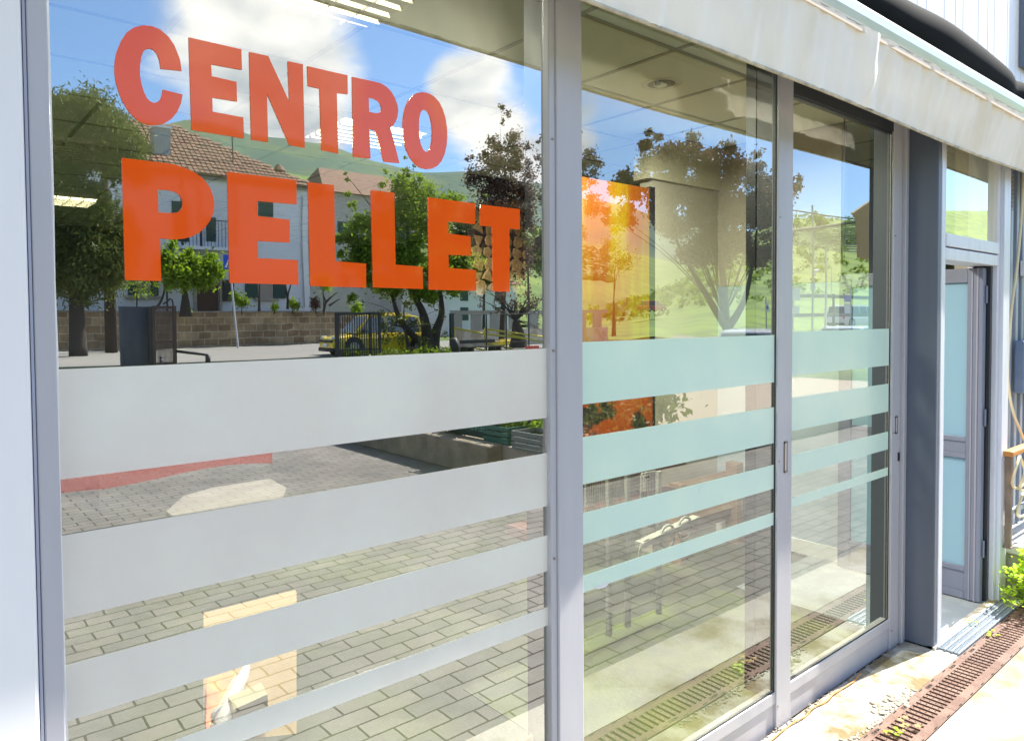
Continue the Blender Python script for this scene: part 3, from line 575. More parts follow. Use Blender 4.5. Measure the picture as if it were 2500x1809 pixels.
# dark rolled fabric above bar: lumpy underside
def roll(u, v):
    x = -1.0+8.0*u; a = v*pi*1.15-.25
    bulge = .0
    for (fx, w_, am) in ((2.9, .35, .01), (3.4, .3, .035), (3.95, .35, .03), (4.5, .12, -.02), (5.0, .3, .01)):
        bulge += am*math.exp(-((x-fx)/w_)**2)
    r = .105+bulge+.004*sin(x*9)
    return (x, -.10-r*sin(a)*1.0, 2.70-r*cos(a)*.9+.012*max(0, x-2)/2)
MB().grid(roll, 220, 16).build('rolled_cover', black_cloth, aw, smooth=True)
MB().box(-1, 7, -.23, -.02, 2.60, 2.62).build('cassette_floor', black_cloth, aw)
for x in (.2, 3.0, 5.5):
    MB().bar((x, -.02, 2.60), (x, -.22, 2.56), .015).build('folding_arm', awn_alu, aw)
# upper wall of white panels
uw = empty('upper_facade', (3, 0, 4), 'white metal wall panels of the storey above the awning', 'building')
MB().box(-3, 7.4, -.09, .0, 2.80, 6.2).build('panel_wall', panel_white, uw)
sm = MB(); xs = -3
k = 0
while xs < 7.4:
    sm.box(xs, xs+(.004 if k % 3 else .008), -.0912, -.088, 2.80, 6.2); xs += (.14, .10, .21)[k % 3]; k += 1
sm.build('panel_seam', seam, uw)
wa, wb = xx_(2492, 100, -.1), 6.2
MB().box(wa, wb, -.12, -.088, 2.93, 4.4).build('window_frame', mat('window_frame_dark', (.12, .15, .2), .4), uw)
MB().poly([(wa+.012, -.1205, 2.95), (wb-.02, -.1205, 2.95), (wb-.02, -.1205, 4.38), (wa+.012, -.1205, 4.38)]).build('window_pane', glassmat('upper_window_glass', .5, (.5, .75, .65)), uw)

# ------------------------------------------------------------------ right of the doorway
cw = empty('corrugated_wall', (5.5, 0, 1.3), 'blue grey corrugated metal wall right of the doorway', 'wall')
def corrf(u, v):
    x = 4.56+3.0*u; t = (x*9) % 1; return (x, -.02-(.028 if t < .45 else .0)*1-.006*sin(x*3), .32+v*2.4)
mb = MB()
x = 4.56; k = 0
while x < 7.4:
    mb.box(x, x+.045, -.055, -.01, .30, 2.75); mb.box(x+.045, x+.11, -.028, -.01, .30, 2.75); x += .11
mb.build('sheet', corr, cw, bevel=.004)
pn = empty('concrete_plinth', (5.4, -.1, 0), 'lichen stained low concrete plinth under the railing', 'plinth')
MB().box(4.63, 7.4, -.21, -.0, 0, .235).build('base_block', conc_l, pn, bevel=.012)
MB().box(4.60, 7.4, -.235, .0, .235, .285).build('coping', mat('pale_coping', (.72, .68, .6), .85, noise=(12, (.5, .46, .4), .5, .7)), pn, bevel=.01)
eb = P(2470, 832, -.05); ec = P(2469, 960, -.05)
bx = empty('meter_box', (eb.x+.12, -.1, eb.z-.15), 'blue grey plastic meter box fixed to the corrugated wall', 'box')
MB().box(eb.x+.012, eb.x+.26, -.115, -.055, ec.z, eb.z).build('case', boxm, bx, bevel=.012)
MB().box(eb.x+.075, eb.x+.24, -.122, -.115, ec.z+.03, eb.z-.055).build('lid', boxm, bx, bevel=.006)
for dz in (eb.z-.022, ec.z+.02):
    MB().bar((eb.x+.035, -.1155, dz), (eb.x+.035, -.118, dz), .005).build('screw', gasket, bx)
def curve(pts, n=14):
    pts = [Vector(p) for p in pts]; o = []
    for i in range(len(pts)-1):
        a = pts[max(i-1, 0)]; b = pts[i]; c = pts[i+1]; d = pts[min(i+2, len(pts)-1)]
        for k in range(n):
            t = k/n; o.append(.5*((2*b)+(c-a)*t+(2*a-5*b+4*c-d)*t*t+(3*b-a-3*c+d)*t**3))
    o.append(pts[-1]); return o
yh_ = -.12
hp = [P(a, b, yh_) for a, b in ((2499, 405), (2494, 520), (2484, 640), (2470, 750), (2462, 850), (2461, 930), (2472, 1000), (2490, 1050), (2503, 1080))]
prim('garden_hose', MB().tube(curve(hp), .0075, 8), hosem, 'cream hose hanging down along the corrugated wall', 'hose', smooth=True)
hc = P(2490, 1160, -.2)
cl = MB()
def coil(cx_, cz, rx, rz, y, a0_=0, a1_=2*pi):
    return [(cx_+rx*cos(a0_+(a1_-a0_)*i/40), y+.01*sin(i*.3), cz+rz*sin(a0_+(a1_-a0_)*i/40)) for i in range(41)]
c1 = P(2478, 1158, -.19); c2 = P(2492, 1175, -.2); c3 = P(2490, 1230, -.18)
cl.tube(coil(c1.x+.07, c1.z, .10, .085, -.19), .007, 8); cl.tube(coil(c2.x+.06, c2.z, .075, .06, -.205), .007, 8); cl.tube(coil(c3.x+.07, c3.z-.01, .11, .07, -.18), .007, 8)
prim('coiled_hose', cl, hosem, 'coil of cream hose tied to the wooden topped railing', 'hose', smooth=True)
rl = empty('hand_railing', (5.2, -.16, .3), 'bronze metal railing with orange wooden handrail by the plinth', 'railing')
rp = P(2461, 1330, -.16)
ztr = zz(2460, 1115, -.16)
MB().box(rp.x-.014, rp.x+.014, -.175, -.145, .287, ztr).build('post', rustpost, rl, bevel=.003)
MB().box(rp.x-.03, 7, -.185, -.135, ztr, ztr+.03).build('handrail', orange_w, rl, bevel=.008)
MB().box(rp.x+.014, 7, -.168, -.152, .46, .485).build('lower_rail', galv, rl)
MB().box(rp.x-.02, rp.x+.02, -.18, -.14, .285, .293).build('foot_plate', rustpost, rl)
q = P(2463, 1024, -.15)
prim('wall_bolt', MB().bar((q.x-.03, -.1, q.z), (q.x+.03, -.12, q.z), .004).ball((q.x+.03, -.12, q.z), .008).ball((q.x+.008, -.115, q.z), .007), steel, 'small shiny bolt on the side of the white door frame', 'bolt', smooth=True)
q = P(2466, 450, -.12)
ch = MB()
for i in range(9): ch.tube(coil(q.x+.03, q.z+.05-i*.022, .007, .013, -.12), .002, 5)
prim('pull_chain', ch, steel, 'small chain hanging beside the white door frame under the awning', 'chain', smooth=True)
q = P(2498, 655, -.07)
prim('wall_switch', MB().box(q.x-.01, q.x+.12, -.1, -.057, q.z-.045, q.z+.045), white_m, 'small white switch box on the corrugated wall', 'switch', bevel=.004)
# weed at the door
wd = empty('weed_clump', (4.5, -.2, 0), 'bright green leafy weed clump growing at the foot of the white door frame', 'plant')
lf = MB(); stm = MB(); random.seed(3)
for i in range(190):
    a = random.uniform(0, 2*pi); r = abs(random.gauss(0, .08)); bx_ = 4.50+r*cos(a)*1.5; by_ = -.27+r*sin(a)*.7
    h = max(.02, random.uniform(.05, .32)*(1-.5*min(1, r/.2)))
    base = Vector((4.53+.03*cos(a), -.25+.02*sin(a), 0)); tip = Vector((bx_, min(by_, -.14), h))
    stm.tube([base, base.lerp(tip, .5)+Vector((0, 0, .03)), tip], .0015, 4)
    for k in range(random.randint(5, 9)):
        o_ = Vector((random.gauss(0, .016), random.gauss(0, .016), random.gauss(0, .008)))
        n_ = Vector((random.gauss(0, .5), random.gauss(0, .5), 1)).normalized()
        c_ = tip+o_; m_ = random.randint(5, 6); rr = random.uniform(.007, .013); ph = random.uniform(0, 6)
        u_ = n_.cross(Vector((1, .2, 0))).normalized(); v_ = n_.cross(u_)
        lf.poly([c_+(u_*cos(ph+2*pi*j/(m_*2))+v_*sin(ph+2*pi*j/(m_*2)))*rr*(1 if j % 2 else .62) for j in range(m_*2)])
lf.build('leaves', lf_bor, wd); stm.build('stems', mat('weed_stem', (.2, .3, .05), .7), wd)
def sprig(x, y, lab, s=1, m=None):
    e = MB()
    for k in range(8):
        c_ = Vector((x+random.gauss(0, .018)*s, y+random.gauss(0, .012)*s, .012+random.uniform(0, .02)))
        rr = random.uniform(.006, .012)*s; ph = random.uniform(0, 6)
        e.poly([c_+Vector((cos(ph+2*pi*j/10), sin(ph+2*pi*j/10), random.uniform(-.2, .2)))*rr*(1 if j % 2 else .6) for j in range(10)])
    prim('leaf_sprig', e, m or lf_bor, lab, 'leaves')
for (px, py, lab) in ((2184, 1797, 'lime green leaf sprig lying on the drain grate, nearest the camera'), (2371, 1527, 'small green sprig on the threshold grate'), (2420, 1555, 'small green sprig at the right of the threshold grate')):
    r = ray(px, py); q = CAM+r*(-CAM.z/r.z); sprig(q.x, q.y, lab)
r = ray(2205, 1783); q = CAM+r*(-CAM.z/r.z); sprig(q.x, q.y, 'dry brown leaf sprig lying on the drain grate', 1.3, mat('dry_leaf', (.35, .24, .08), .8))
# rubble along the kick plates and grate edge
rb = MB(); random.seed(11)
for i in range(260):
    x = random.uniform(1.6, 3.5); rb.ball((x, random.uniform(-.022, .006), -.006+random.uniform(0, .008)), random.uniform(.002, .007), 6, 4, (1, 1, .7), .25)
for i in range(160):
    x = random.uniform(2.2, 3.15); rb.ball((x, -.228+abs(random.gauss(0, .015)), .002), random.uniform(.002, .008), 6, 4, (1.3, 1, .5), .25)
for i in range(26):
    x = random.gauss(2.95, .05); rb.ball((x, -.20+random.gauss(0, .02), .002), random.uniform(.004, .016), 6, 4, (1.3, 1, .4), .25)
tag(rb.build('loose_pebbles', stone_m), 'pale pebbles and crumbs along the door kick plates and the drain edge', 'pebbles', kind='stuff')
ys = [(-.002+.004*sin(i*.7)) for i in range(40)]
prim('fallen_twig', MB().tube([(2.25+i*.022, ys[i]-.022, .006+.003*sin(i)) for i in range(40)], .003, 5), orange_w, 'long thin orange brown stick lying along the kick plate', 'twig', smooth=True)

# ------------------------------------------------------------------ shop interior
CZ = 2.725
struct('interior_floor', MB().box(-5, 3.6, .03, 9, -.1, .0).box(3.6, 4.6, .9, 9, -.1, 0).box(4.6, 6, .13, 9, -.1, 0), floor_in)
struct('interior_ceiling', MB().box(-5, 6, .16, 9, CZ, CZ+.1), ceil_m)
struct('roof_slab', MB().box(-5, 8, -.0, 9.2, 2.85, 3.1).box(-5, 8, 9.1, 9.2, 3.1, 6), dark_in)
gd = MB()
x = .27-6*.6
while x < 6: gd.box(x-.012, x+.012, .17, 9, CZ-.004, CZ-.0005); x += .6
y = .62-.0
while y < 9: gd.box(-5, 6, y-.012, y+.012, CZ-.0035, CZ-.001); y += .6
struct('ceiling_grid', gd, grid_m)
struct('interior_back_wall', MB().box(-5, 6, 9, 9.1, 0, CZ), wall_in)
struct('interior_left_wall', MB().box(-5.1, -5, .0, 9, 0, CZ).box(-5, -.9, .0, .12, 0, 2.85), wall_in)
struct('interior_far_right_wall', MB().box(6, 6.1, 2, 9, 0, CZ), wall_in)  # deep part of the right wall, coloured dark to keep the far interior dim
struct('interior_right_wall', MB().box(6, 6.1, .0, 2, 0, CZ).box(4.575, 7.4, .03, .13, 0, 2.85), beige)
pw = empty('partition_wall', (4.1, 1.62, 0), 'beige partition wall seen through the first sliding door', 'wall')
MB().box(3.72, 4.45, 1.6, 1.7, 0, CZ-.3).build('wall_face', beige, pw)
MB().box(3.68, 4.47, 1.58, 1.72, CZ-.3, CZ-.01).build('bulkhead', mat('bulkhead_beige', (.60, .56, .42), .8), pw)
sp = empty('side_partition', (4.45, 1.2, 0), 'pale blue grey side partition beyond the open door leaf', 'wall')
MB().box(4.45, 4.52, .72, 1.7, 0, 1.75).build('lower_panel', palewall, sp)
MB().box(4.448, 4.52, .72, 1.7, 1.752, CZ-.01).build('upper_panel', beige, sp)
MB().box(4.435, 4.45, .72, 1.6, 0, .09).build('skirting', white_m, sp)
def light_fixture(x0, y0, label, on, s=.6, em=None):
    e = empty('ceiling_light', (x0+s/2, y0+s/2, CZ), label, 'light', 'louvred ceiling lights')
    MB().box(x0, x0+s, y0, y0+.02, CZ-.03, CZ).box(x0, x0+s, y0+s-.02, y0+s, CZ-.03, CZ).box(x0, x0+.02, y0+.02, y0+s-.02, CZ-.03, CZ).box(x0+s-.02, x0+s, y0+.02, y0+s-.02, CZ-.03, CZ).build('frame', lamp_cream, e)
    MB().poly([(x0+.02, y0+.02, CZ-.006), (x0+s-.02, y0+.02, CZ-.006), (x0+s-.02, y0+s-.02, CZ-.006), (x0+.02, y0+s-.02, CZ-.006)][::-1]).build('diffuser', em or lamp_on, e)
    lv = MB()
    for i in range(1, 5):
        t = x0+.02+(s-.04)*i/5; lv.box(t-.003, t+.003, y0+.02, y0+s-.02, CZ-.05, CZ-.008)
    for i in range(1, 7):
        t = y0+.02+(s-.04)*i/7; b_ = len(lv.v)
        lv.v += [(x0+.02, t-.022, CZ-.052), (x0+s-.02, t-.022, CZ-.052), (x0+s-.02, t+.0, CZ-.012), (x0+.02, t+.0, CZ-.012), (x0+s-.02, t+.022, CZ-.052), (x0+.02, t+.022, CZ-.052)]
        lv.add([(0, 1, 2, 3), (3, 2, 4, 5)], b_)
    lv.build('louvre', lamp_cream, e)
    a = bpy.data.lights.new('lamp_glow', 'AREA'); a.energy = on; a.size = s*.85; a.spread = RAD(165); a.color = (1, .97, .86)
    lo = bpy.data.objects.new('lamp_glow', a); COL.objects.link(lo); lo.parent = e; lo.location = (0, 0, -.06)
    return e
light_fixture(.87, .62, 'louvred ceiling light nearest the glass, cut by the top edge of the picture', 20)
light_fixture(1.98, 2.42, 'glowing louvred ceiling light behind the letters T and R', 40)
light_fixture(.50, 4.05, 'dim louvred ceiling light in front of the dark tree, left of the letter C', 3, em=lamp_cream)
light_fixture(.90, 6.45, 'small far louvred ceiling light glowing amber at the left', 5)
dl_ = empty('downlight', (3.0, .96, CZ), 'round recessed downlight in the ceiling above the first sliding door', 'light')
mb = MB(); N = 32
for (ra, rb_, z1, z2) in ((.085, .105, -.006, -.001), (.07, .085, -.001, -.006), (.07, .06, -.001, .04)):
    b_ = len(mb.v)
    for i in range(N):
        a = 2*pi*i/N; mb.v.append((3.0+ra*cos(a), .96+ra*sin(a), CZ+z1)); mb.v.append((3.0+rb_*cos(a), .96+rb_*sin(a), CZ+z2))
    mb.add([(2*i, 2*i+1, (2*i+3) % (2*N), (2*i+2) % (2*N)) for i in range(N)], b_)
mb.build('ring', lamp_cream, dl_, smooth=True)
mb = MB(); mb.poly([(3.0+.07*cos(2*pi*i/N), .96+.07*sin(2*pi*i/N), CZ-.002) for i in range(N)][::-1]).build('recess', mat('recess_shade', (.2, .19, .14), .6), dl_)
dg_ = bpy.data.lights.new('lamp_glow', 'AREA'); dg_.energy = 22; dg_.shape = 'DISK'; dg_.size = .11; dg_.color = (1, .95, .82); dg_.spread = RAD(170)  # light added inside the downlight to brighten the beige wall and banner
do_ = bpy.data.objects.new('lamp_glow', dg_); COL.objects.link(do_); do_.parent = dl_; do_.location = (0, 0, -.03)
MB().ball((2.985, .955, CZ-.008), .035, 12, 8, (1, 1, .4)).build('bulb', mat('lamp_bulb', (.8, .8, .65), .3), dl_, smooth=True)
MB().box(2.935, 2.955, .93, .95, CZ-.022, CZ-.003).build('clip', dark_in, dl_)
# cord hanging in front of second leaf
q1 = P(2062, 275, .6); q2 = P(2066, 640, .6)
prim('hanging_cord', MB().bar((q1.x, .6, CZ-.01), (q1.x+.005, .6, q2.z), .004, 6), dark_in, 'thin black cord hanging from the ceiling behind the second sliding door', 'cord')
# yellow banner with frame
bn = empty('yellow_banner', (3.4, 1.55, 1), 'tall yellow and orange printed banner with a dark edge left of the beige partition', 'banner')
bxa, bxb = 2.95, xx_(1584, 700, 1.55)
bzt = zz(1570, 458, 1.55)
MB().box(bxa, bxb, 1.545, 1.56, .95, bzt).build('print', ban_y, bn)
MB().box(bxb, bxb+.05, 1.54, 1.57, .2, bzt+.01).build('edge_profile', gasket, bn)
gs = [P(a, b, 1.543) for a, b in ((1470, 545), (1500, 548), (1515, 640), (1523, 760), (1508, 850), (1500, 700))]
ap = empty('autumn_poster', (3.3, 1.5, .9), 'poster of orange autumn leaves behind the first sliding door', 'poster')
MB().box(2.9, xx_(1593, 900, 1.5), 1.50, 1.51, .60, zz(1500, 850, 1.5)).build('print', autumn, ap)
# wood stack panel: logs modelled in relief on a board
wp = empty('log_display', (3.6, 2.7, 1.5), 'display panel of stacked split logs behind the letters of the window', 'log display')
yp = 3.4
wx0, wx1 = xx_(1150, 700, yp), xx_(1312, 600, yp); wz0 = zz(1245, 722, yp); wz1 = zz(1245, 480, yp)
MB().box(wx0, wx1, yp, yp+.05, wz0, wz1+.25).build('backboard', mat('dark_brown_board', (.035, .022, .018), .8), wp)
lg = MB(); random.seed(5)
z = wz0+.06
while z < wz1-.02:
    x = wx0+.05+random.uniform(0, .05)
    while x < wx1-.03:
        r = random.uniform(.045, .075); k = random.choice((3, 3, 4, 5, 9)); ph = random.uniform(0, 6)
        pts = [(x+r*cos(ph+2*pi*i/k)*random.uniform(.8, 1.1), yp-.004, z+r*sin(ph+2*pi*i/k)*random.uniform(.8, 1.1)) for i in range(k)]
        lg.prism(pts, (0, -.03+random.uniform(0, .02), 0)); x += r*1.75
    z += .10
lg.build('log_ends', log_m, wp, bevel=.008)
# wire cages, pallet and frames behind first sliding door
wc = empty('wire_cage_rack', (2.9, 1.0, .3), 'pale wire display cages standing behind the first sliding door', 'rack')
def wires(x0, x1, y, z0, z1, n, parent):
    w_ = MB()
    for i in range(n): t = x0+(x1-x0)*i/(n-1); w_.bar((t, y, z0), (t, y, z1), .0025, 5)
    w_.tube(curve([(x0, y, z0), (x0, y, z1-.03), (x0+.03, y, z1), (x1-.03, y, z1+.0), (x1, y, z1)], 6), .005, 6)
    for z_ in (z0, z0+.03): w_.bar((x0, y, z_), (x1, y, z_), .004, 6)
    w_.build('wire_panel', wirem, parent)
for a, b in ((1430, 1480), (1488, 1525), (1565, 1600)):
    p_ = P(a, 1240, .9); q_ = P(b, 1240, .9); wires(p_.x, q_.x, .9, zz(b, 1255, .9)-.1, zz(b, 1150, .9), 10, wc)
for a in (1486, 1532, 1608):
    p_ = P(a, 1240, .88); MB().box(p_.x-.012, p_.x+.012, .87, .89, .05, zz(a, 1150, .88)).build('upright', wirem, wc)
MB().box(2.2, 3.4, 1.1, 1.25, .50, .55).box(2.2, 3.4, 1.1, 1.25, .70, .74).build('shelf', mat('terracotta_shelf', (.2, .09, .06), .8), wc)
pal = empty('wooden_pallet', (4.1, 1.3, 0), 'pale pine pallet leaning against the beige partition', 'pallet')
MB().obox((4.0, 1.45, .42), (.35, 0, 0), (0, .01, .02), (0, -.02, .045)).obox((4.0, 1.40, .22), (.35, 0, 0), (0, .01, .02), (0, -.02, .045)).build('boards', wood_l, pal)
MB().box(4.28, 4.35, 1.33, 1.42, 0, .55).build('post', wood_l, pal)
MB().box(3.66, 3.72, 1.33, 1.42, 0, .5).build('post', wood_l, pal)
cz_ = empty('hand_cart', (3.3, .7, 0), 'pale hand cart with clear wheels behind the first sliding door', 'cart')
for a, b in ((1630, 1310), (1672, 1290), (1580, 1345)):
    p_ = P(a, b, .55); MB().tube([(p_.x+.05*cos(t*.3), .55+.0*t, p_.z+.05*sin(t*.3)) for t in range(22)], .006, 6).build('wheel', wirem, cz_, smooth=True)
p_ = P(1560, 1330, .56); q_ = P(1700, 1265, .56); MB().obox((p_+q_)/2, (q_-p_)*.5, (0, .02, 0), (0, 0, .012)).build('shaft', wirem, cz_)
# cream card with orange print at the foot of the lettered window
bc = empty('poster_stand', (.6, .2, .4), 'cream card stand with orange print and a white box, low behind the lettered window', 'poster stand')
yb = .16
def yc(py): return .12+.43*(1800-py)/320
def C_(a, b, o=0): return P(a, b, yc(b)-o)
MB().prism([P(500, 1502, .55), P(724, 1445, .55), P(724, 1790, .12), P(500, 1815, .12)], (0, .01, .004)).build('card', card, bc)
MB().poly([C_(a, b, .035) for a, b in ((505, 1655), (575, 1635), (572, 1700), (520, 1735), (508, 1800), (503, 1800))]).build('orange_print', mat('orange_print', (.9, .22, .08), .5, noise=(12, (.95, .5, .1), .4, .65)), bc)
MB().poly([C_(a, b, .035) for a, b in ((675, 1610), (722, 1598), (722, 1632), (700, 1640))]).build('orange_print', MAT['orange_print'], bc)
MB().tube([C_(530, 1800, .03), C_(560, 1720, .03), C_(606, 1625, .03)], [.020, .017, .012], 12).build('white_tube', white_m, bc, smooth=True)
MB().tube([C_(a, b, .045) for a, b in ((518, 1745), (530, 1731), (548, 1724), (562, 1730), (567, 1745))], .004, 8).build('clip_ring', galv, bc, smooth=True)
p_ = C_(606, 1730, .06); MB().obox((p_.x, p_.y, p_.z), (.036, .0, .004), (.004, .03, 0), (0, 0, .030)).build('white_box', cardw, bc, bevel=.001)
MB().poly([C_(a, b, .04) for a, b in ((532, 1722), (563, 1665), (577, 1640), (560, 1728), (537, 1742))]).build('pale_flap', cardw, bc)
ob = [P(a, b, .06) for a, b in ((1270, 1812), (1300, 1795), (1341, 1782), (1330, 1812))]
prim('orange_sheet', MB().prism(ob, (0, .01, 0)), mat('amber_sheet', (.95, .42, .05), .5), 'corner of an amber orange sheet low behind the lettered window by the mullion', 'sheet')
# red wave strip low on a hung sheet
rw = empty('hung_sheet', (.4, .03, 1.1), 'hung clear sheet with a red wave, low behind the lettered window', 'sheet')
redf = mat('red_print_film', (1.0, .16, .12), .4)
_n = redf.node_tree; _t = _n.nodes.new('ShaderNodeBsdfTransparent'); _m = _n.nodes.new('ShaderNodeMixShader'); _m.inputs[0].default_value = .62
_n.links.new(_n.nodes['Principled BSDF'].outputs[0], _m.inputs[1]); _n.links.new(_t.outputs[0], _m.inputs[2]); _n.links.new(_m.outputs[0], _n.nodes['Material Output'].inputs[0])
wv = [(131, 1140), (200, 1110), (665, 1100), (665, 1131), (620, 1131), (560, 1135), (500, 1144), (440, 1156), (380, 1170), (320, 1182), (260, 1193), (200, 1198), (131, 1206)]
MB().poly([P(a, b, -.0015) for a, b in wv]).build('red_wave', redf, rw)
sheet_m = glassmat('clear_sheet', .03, (.86, .93, .88))
MB().poly([P(a, b, .024) for a, b in ((131, 1140), (665, 1100), (667, 1180), (560, 1196), (131, 1290))]).build('sheet', sheet_m, rw)
# counter boxes deep inside for depth
prim('shop_counter', MB().box(1.2, 2.6, 5.2, 5.8, 0, 1.0).box(1.15, 2.65, 5.15, 5.85, 1.0, 1.04), wall_in, 'dim shop counter deep inside the shop', 'counter', bevel=.01)

# ------------------------------------------------------------------ across the street (seen mirrored in the glass)
G0 = 0.0
def gz(px, py, D): return Rf(px, py, D).z
WY = -43.6
stone = empty('stone_wall', (12, WY, 0), 'weathered tuff block retaining wall along the far side of the road', 'wall')
MB().box(-12, 26, WY-.5, WY, -.05, 2.02).build('block_face', stonewall, stone, bevel=.03)
MB().box(-12.05, 26.05, WY-.55, WY+.06, 2.02, 2.12).build('coping', mat('grey_coping', (.34, .31, .27), .9, noise=(2, (.22, .2, .17), .4, .7)), stone)
struct('garden_ground', MB().box(-12, 26, WY-24, WY-.5, .5, 2.0), soil)
# white house
HD = 50.0; HY = 1.4-HD
def hp_(px, py, D=HD): return Rf(px, py, D)
h1 = empty('white_house', (12, HY-4, 2), 'two storey white plastered house with a terracotta hip roof and green shutters', 'house')
xr = hp_(755, 600).x; xl = -3.0; ze = 1.535+.192*HD
MB().box(xl, xr, HY-9, HY, 2.0, ze).build('wall', plaster, h1)
xw = hp_(200, 600).x
rf = MB(); o_ = .7
rz = ze+4.0
A_ = [(xl-o_, HY+o_, ze-.1), (xr+o_, HY+o_, ze-.1), (xr+o_, HY-9-o_, ze-.1), (xl-o_, HY-9-o_, ze-.1)]
rdx = hp_(417, 353).x
Rg = [(xl+4, HY-4.5, rz), (rdx+1.3, HY-4.5, rz)]
rf.poly([A_[0], A_[1], Rg[1], Rg[0]]); rf.poly([A_[1], A_[2], Rg[1]]); rf.poly([A_[2], A_[3], Rg[0], Rg[1]]); rf.poly([A_[3], A_[0], Rg[0]]); rf.poly(A_[::-1])
ro = rf.build('roof', tiles, h1)
tl = MB()
nx = 84
for i in range(nx):                                    # tile courses on the street slope
    for j in range(15):
        v_ = j/15; v2 = (j+1.05)/15
        xa = xl-o_+(xr-xl+2*o_)*i/nx; xb = xl-o_+(xr-xl+2*o_)*(i+.8)/nx
        y_ = HY+o_-(4.5+o_)*v_; z_ = ze-.1+(rz-ze+.1)*v_; y2 = HY+o_-(4.5+o_)*v2; z2 = ze-.1+(rz-ze+.1)*v2
        lim = xr+o_-(xr+o_-Rg[1][0])*v_; lim0 = xl-o_+(Rg[0][0]-xl+o_)*v_
        if xb > lim or xa < lim0: continue
        jz = random.uniform(0, .04)
        tl.poly([(xa, y_, z_+.10+jz), (xb, y_, z_+.10+jz), (xb, y2, z2+.04+jz), (xa, y2, z2+.04+jz)]); tl.poly([(xa, y_, z_), (xb, y_, z_), (xb, y_, z_+.10+jz), (xa, y_, z_+.10+jz)])
tl.build('tile_courses', tiles, ro)
c_ = Rf(393, 340, HD+1.2); cx0, cx1 = Rf(372, 340, HD+1.2).x, Rf(411, 340, HD+1.2).x
ctop = Rf(393, 312, HD+1.2).z
chm = MB().box(cx0, cx1, c_.y-.5, c_.y+.4, ze, ctop-.15).build('chimney', chim, ro)
MB().box(cx0-.08, cx1+.08, c_.y-.6, c_.y+.5, ctop-.15, ctop).build('chimney_cap', white_m, ro)
c_ = Rf(679, 410, HD+1)
MB().tube([(c_.x, c_.y, c_.z-1.2), (c_.x, c_.y, c_.z-.2), (c_.x, c_.y, c_.z), (c_.x, c_.y, c_.z+.25)], [.5, .5, .35, .15], 10).build('chimney', tiles, ro)
c_ = Rf(565, 350, HD+1)
MB().bar((c_.x, c_.y, c_.z-1.5), (c_.x, c_.y, c_.z+1.6), .04).build('aerial', iron, ro)
MB().box(xl, xr, HY-.05, HY+.38, ze-.28, ze-.12).build('eave_gutter', mat('grey_gutter', (.25, .25, .25), .5), h1)
def hbox(px0, py0, px1, py1, y, d, name, m, parent):
    a = hp_(px0, py0, 1.4-y); b = hp_(px1, py1, 1.4-y); return MB().box(min(a.x, b.x), max(a.x, b.x), y, y+d, min(a.z, b.z), max(a.z, b.z)).build(name, m, parent)
w1 = hbox(333, 682, 366, 716, HY, .04, 'window', curtain, h1)
hbox(313, 682, 332, 722, HY, .10, 'shutter', green_sh, w1); hbox(367, 682, 386, 722, HY, .10, 'shutter', green_sh, w1); hbox(305, 722, 390, 729, HY, .22, 'sill', conc_l, w1)
w2 = hbox(628, 695, 664, 730, HY, .04, 'window', curtain, h1)
hbox(597, 694, 627, 730, HY, .10, 'shutter', green_sh, w2); hbox(665, 694, 695, 730, HY, .10, 'shutter', green_sh, w2); hbox(620, 729, 676, 736, HY, .22, 'sill', conc_l, w2)
w3 = hbox(627, 492, 664, 531, HY, .10, 'window_shutter', green_sh, h1)
w3 = hbox(420, 490, 460, 590, HY, .05, 'balcony_door', green_sh, h1)
w3 = hbox(500, 530, 524, 590, HY, .05, 'balcony_door', green_sh, h1)
d_ = hbox(480, 690, 532, 760, HY, .06, 'door', brown_door, h1)
hbox(470, 682, 479, 760, HY, .16, 'door_surround', conc_l, d_); hbox(533, 682, 541, 760, HY, .16, 'door_surround', conc_l, d_)
a = hp_(430, 598); b = hp_(560, 609)
bal = MB().box(a.x, b.x, HY, HY+1.2, b.z-.2, b.z).build('balcony', plaster, h1)
rl2 = MB(); zt = hp_(520, 545).z
rl2.box(a.x, b.x, HY+1.15, HY+1.2, zt, zt+.06)
i = 0
while a.x+i*.22 < b.x: rl2.box(a.x+i*.22, a.x+i*.22+.03, HY+1.15, HY+1.18, b.z, zt); i += 1
for t in (a.x, (a.x+b.x)/2-.6, (a.x+b.x)/2+1.2, b.x): rl2.box(t, t+.12, HY+1.1, HY+1.22, b.z, ze-.6)
rl2.build('balcony_railing', iron, bal)
a = hp_(738, 480); b = hp_(738, 750)
MB().bar((a.x, HY+.08, a.z), (a.x, HY+.08, b.z), .06).build('drainpipe', galvpole, h1)
a = hp_(552, 710); MB().box(a.x-.3, a.x+.3, HY, HY+.25, a.z-.7, a.z+.7).build('letter_box', iron, h1)
pg = empty('garden_pergola', (14, HY+2, 2), 'low dark pergola canopy with tiles on the house front', 'pergola')
a = hp_(400, 645, HD-2); b = hp_(570, 655, HD-2)
MB().box(a.x, b.x, HY, HY+2.2, b.z-.1, b.z+.15).build('canopy', iron, pg)
MB().bar((a.x+.1, HY+2.1, 2), (a.x+.1, HY+2.1, b.z), .06).build('leg', iron, pg); MB().bar((b.x-.1, HY+2.1, 2), (b.x-.1, HY+2.1, b.z), .06).build('leg', iron, pg)
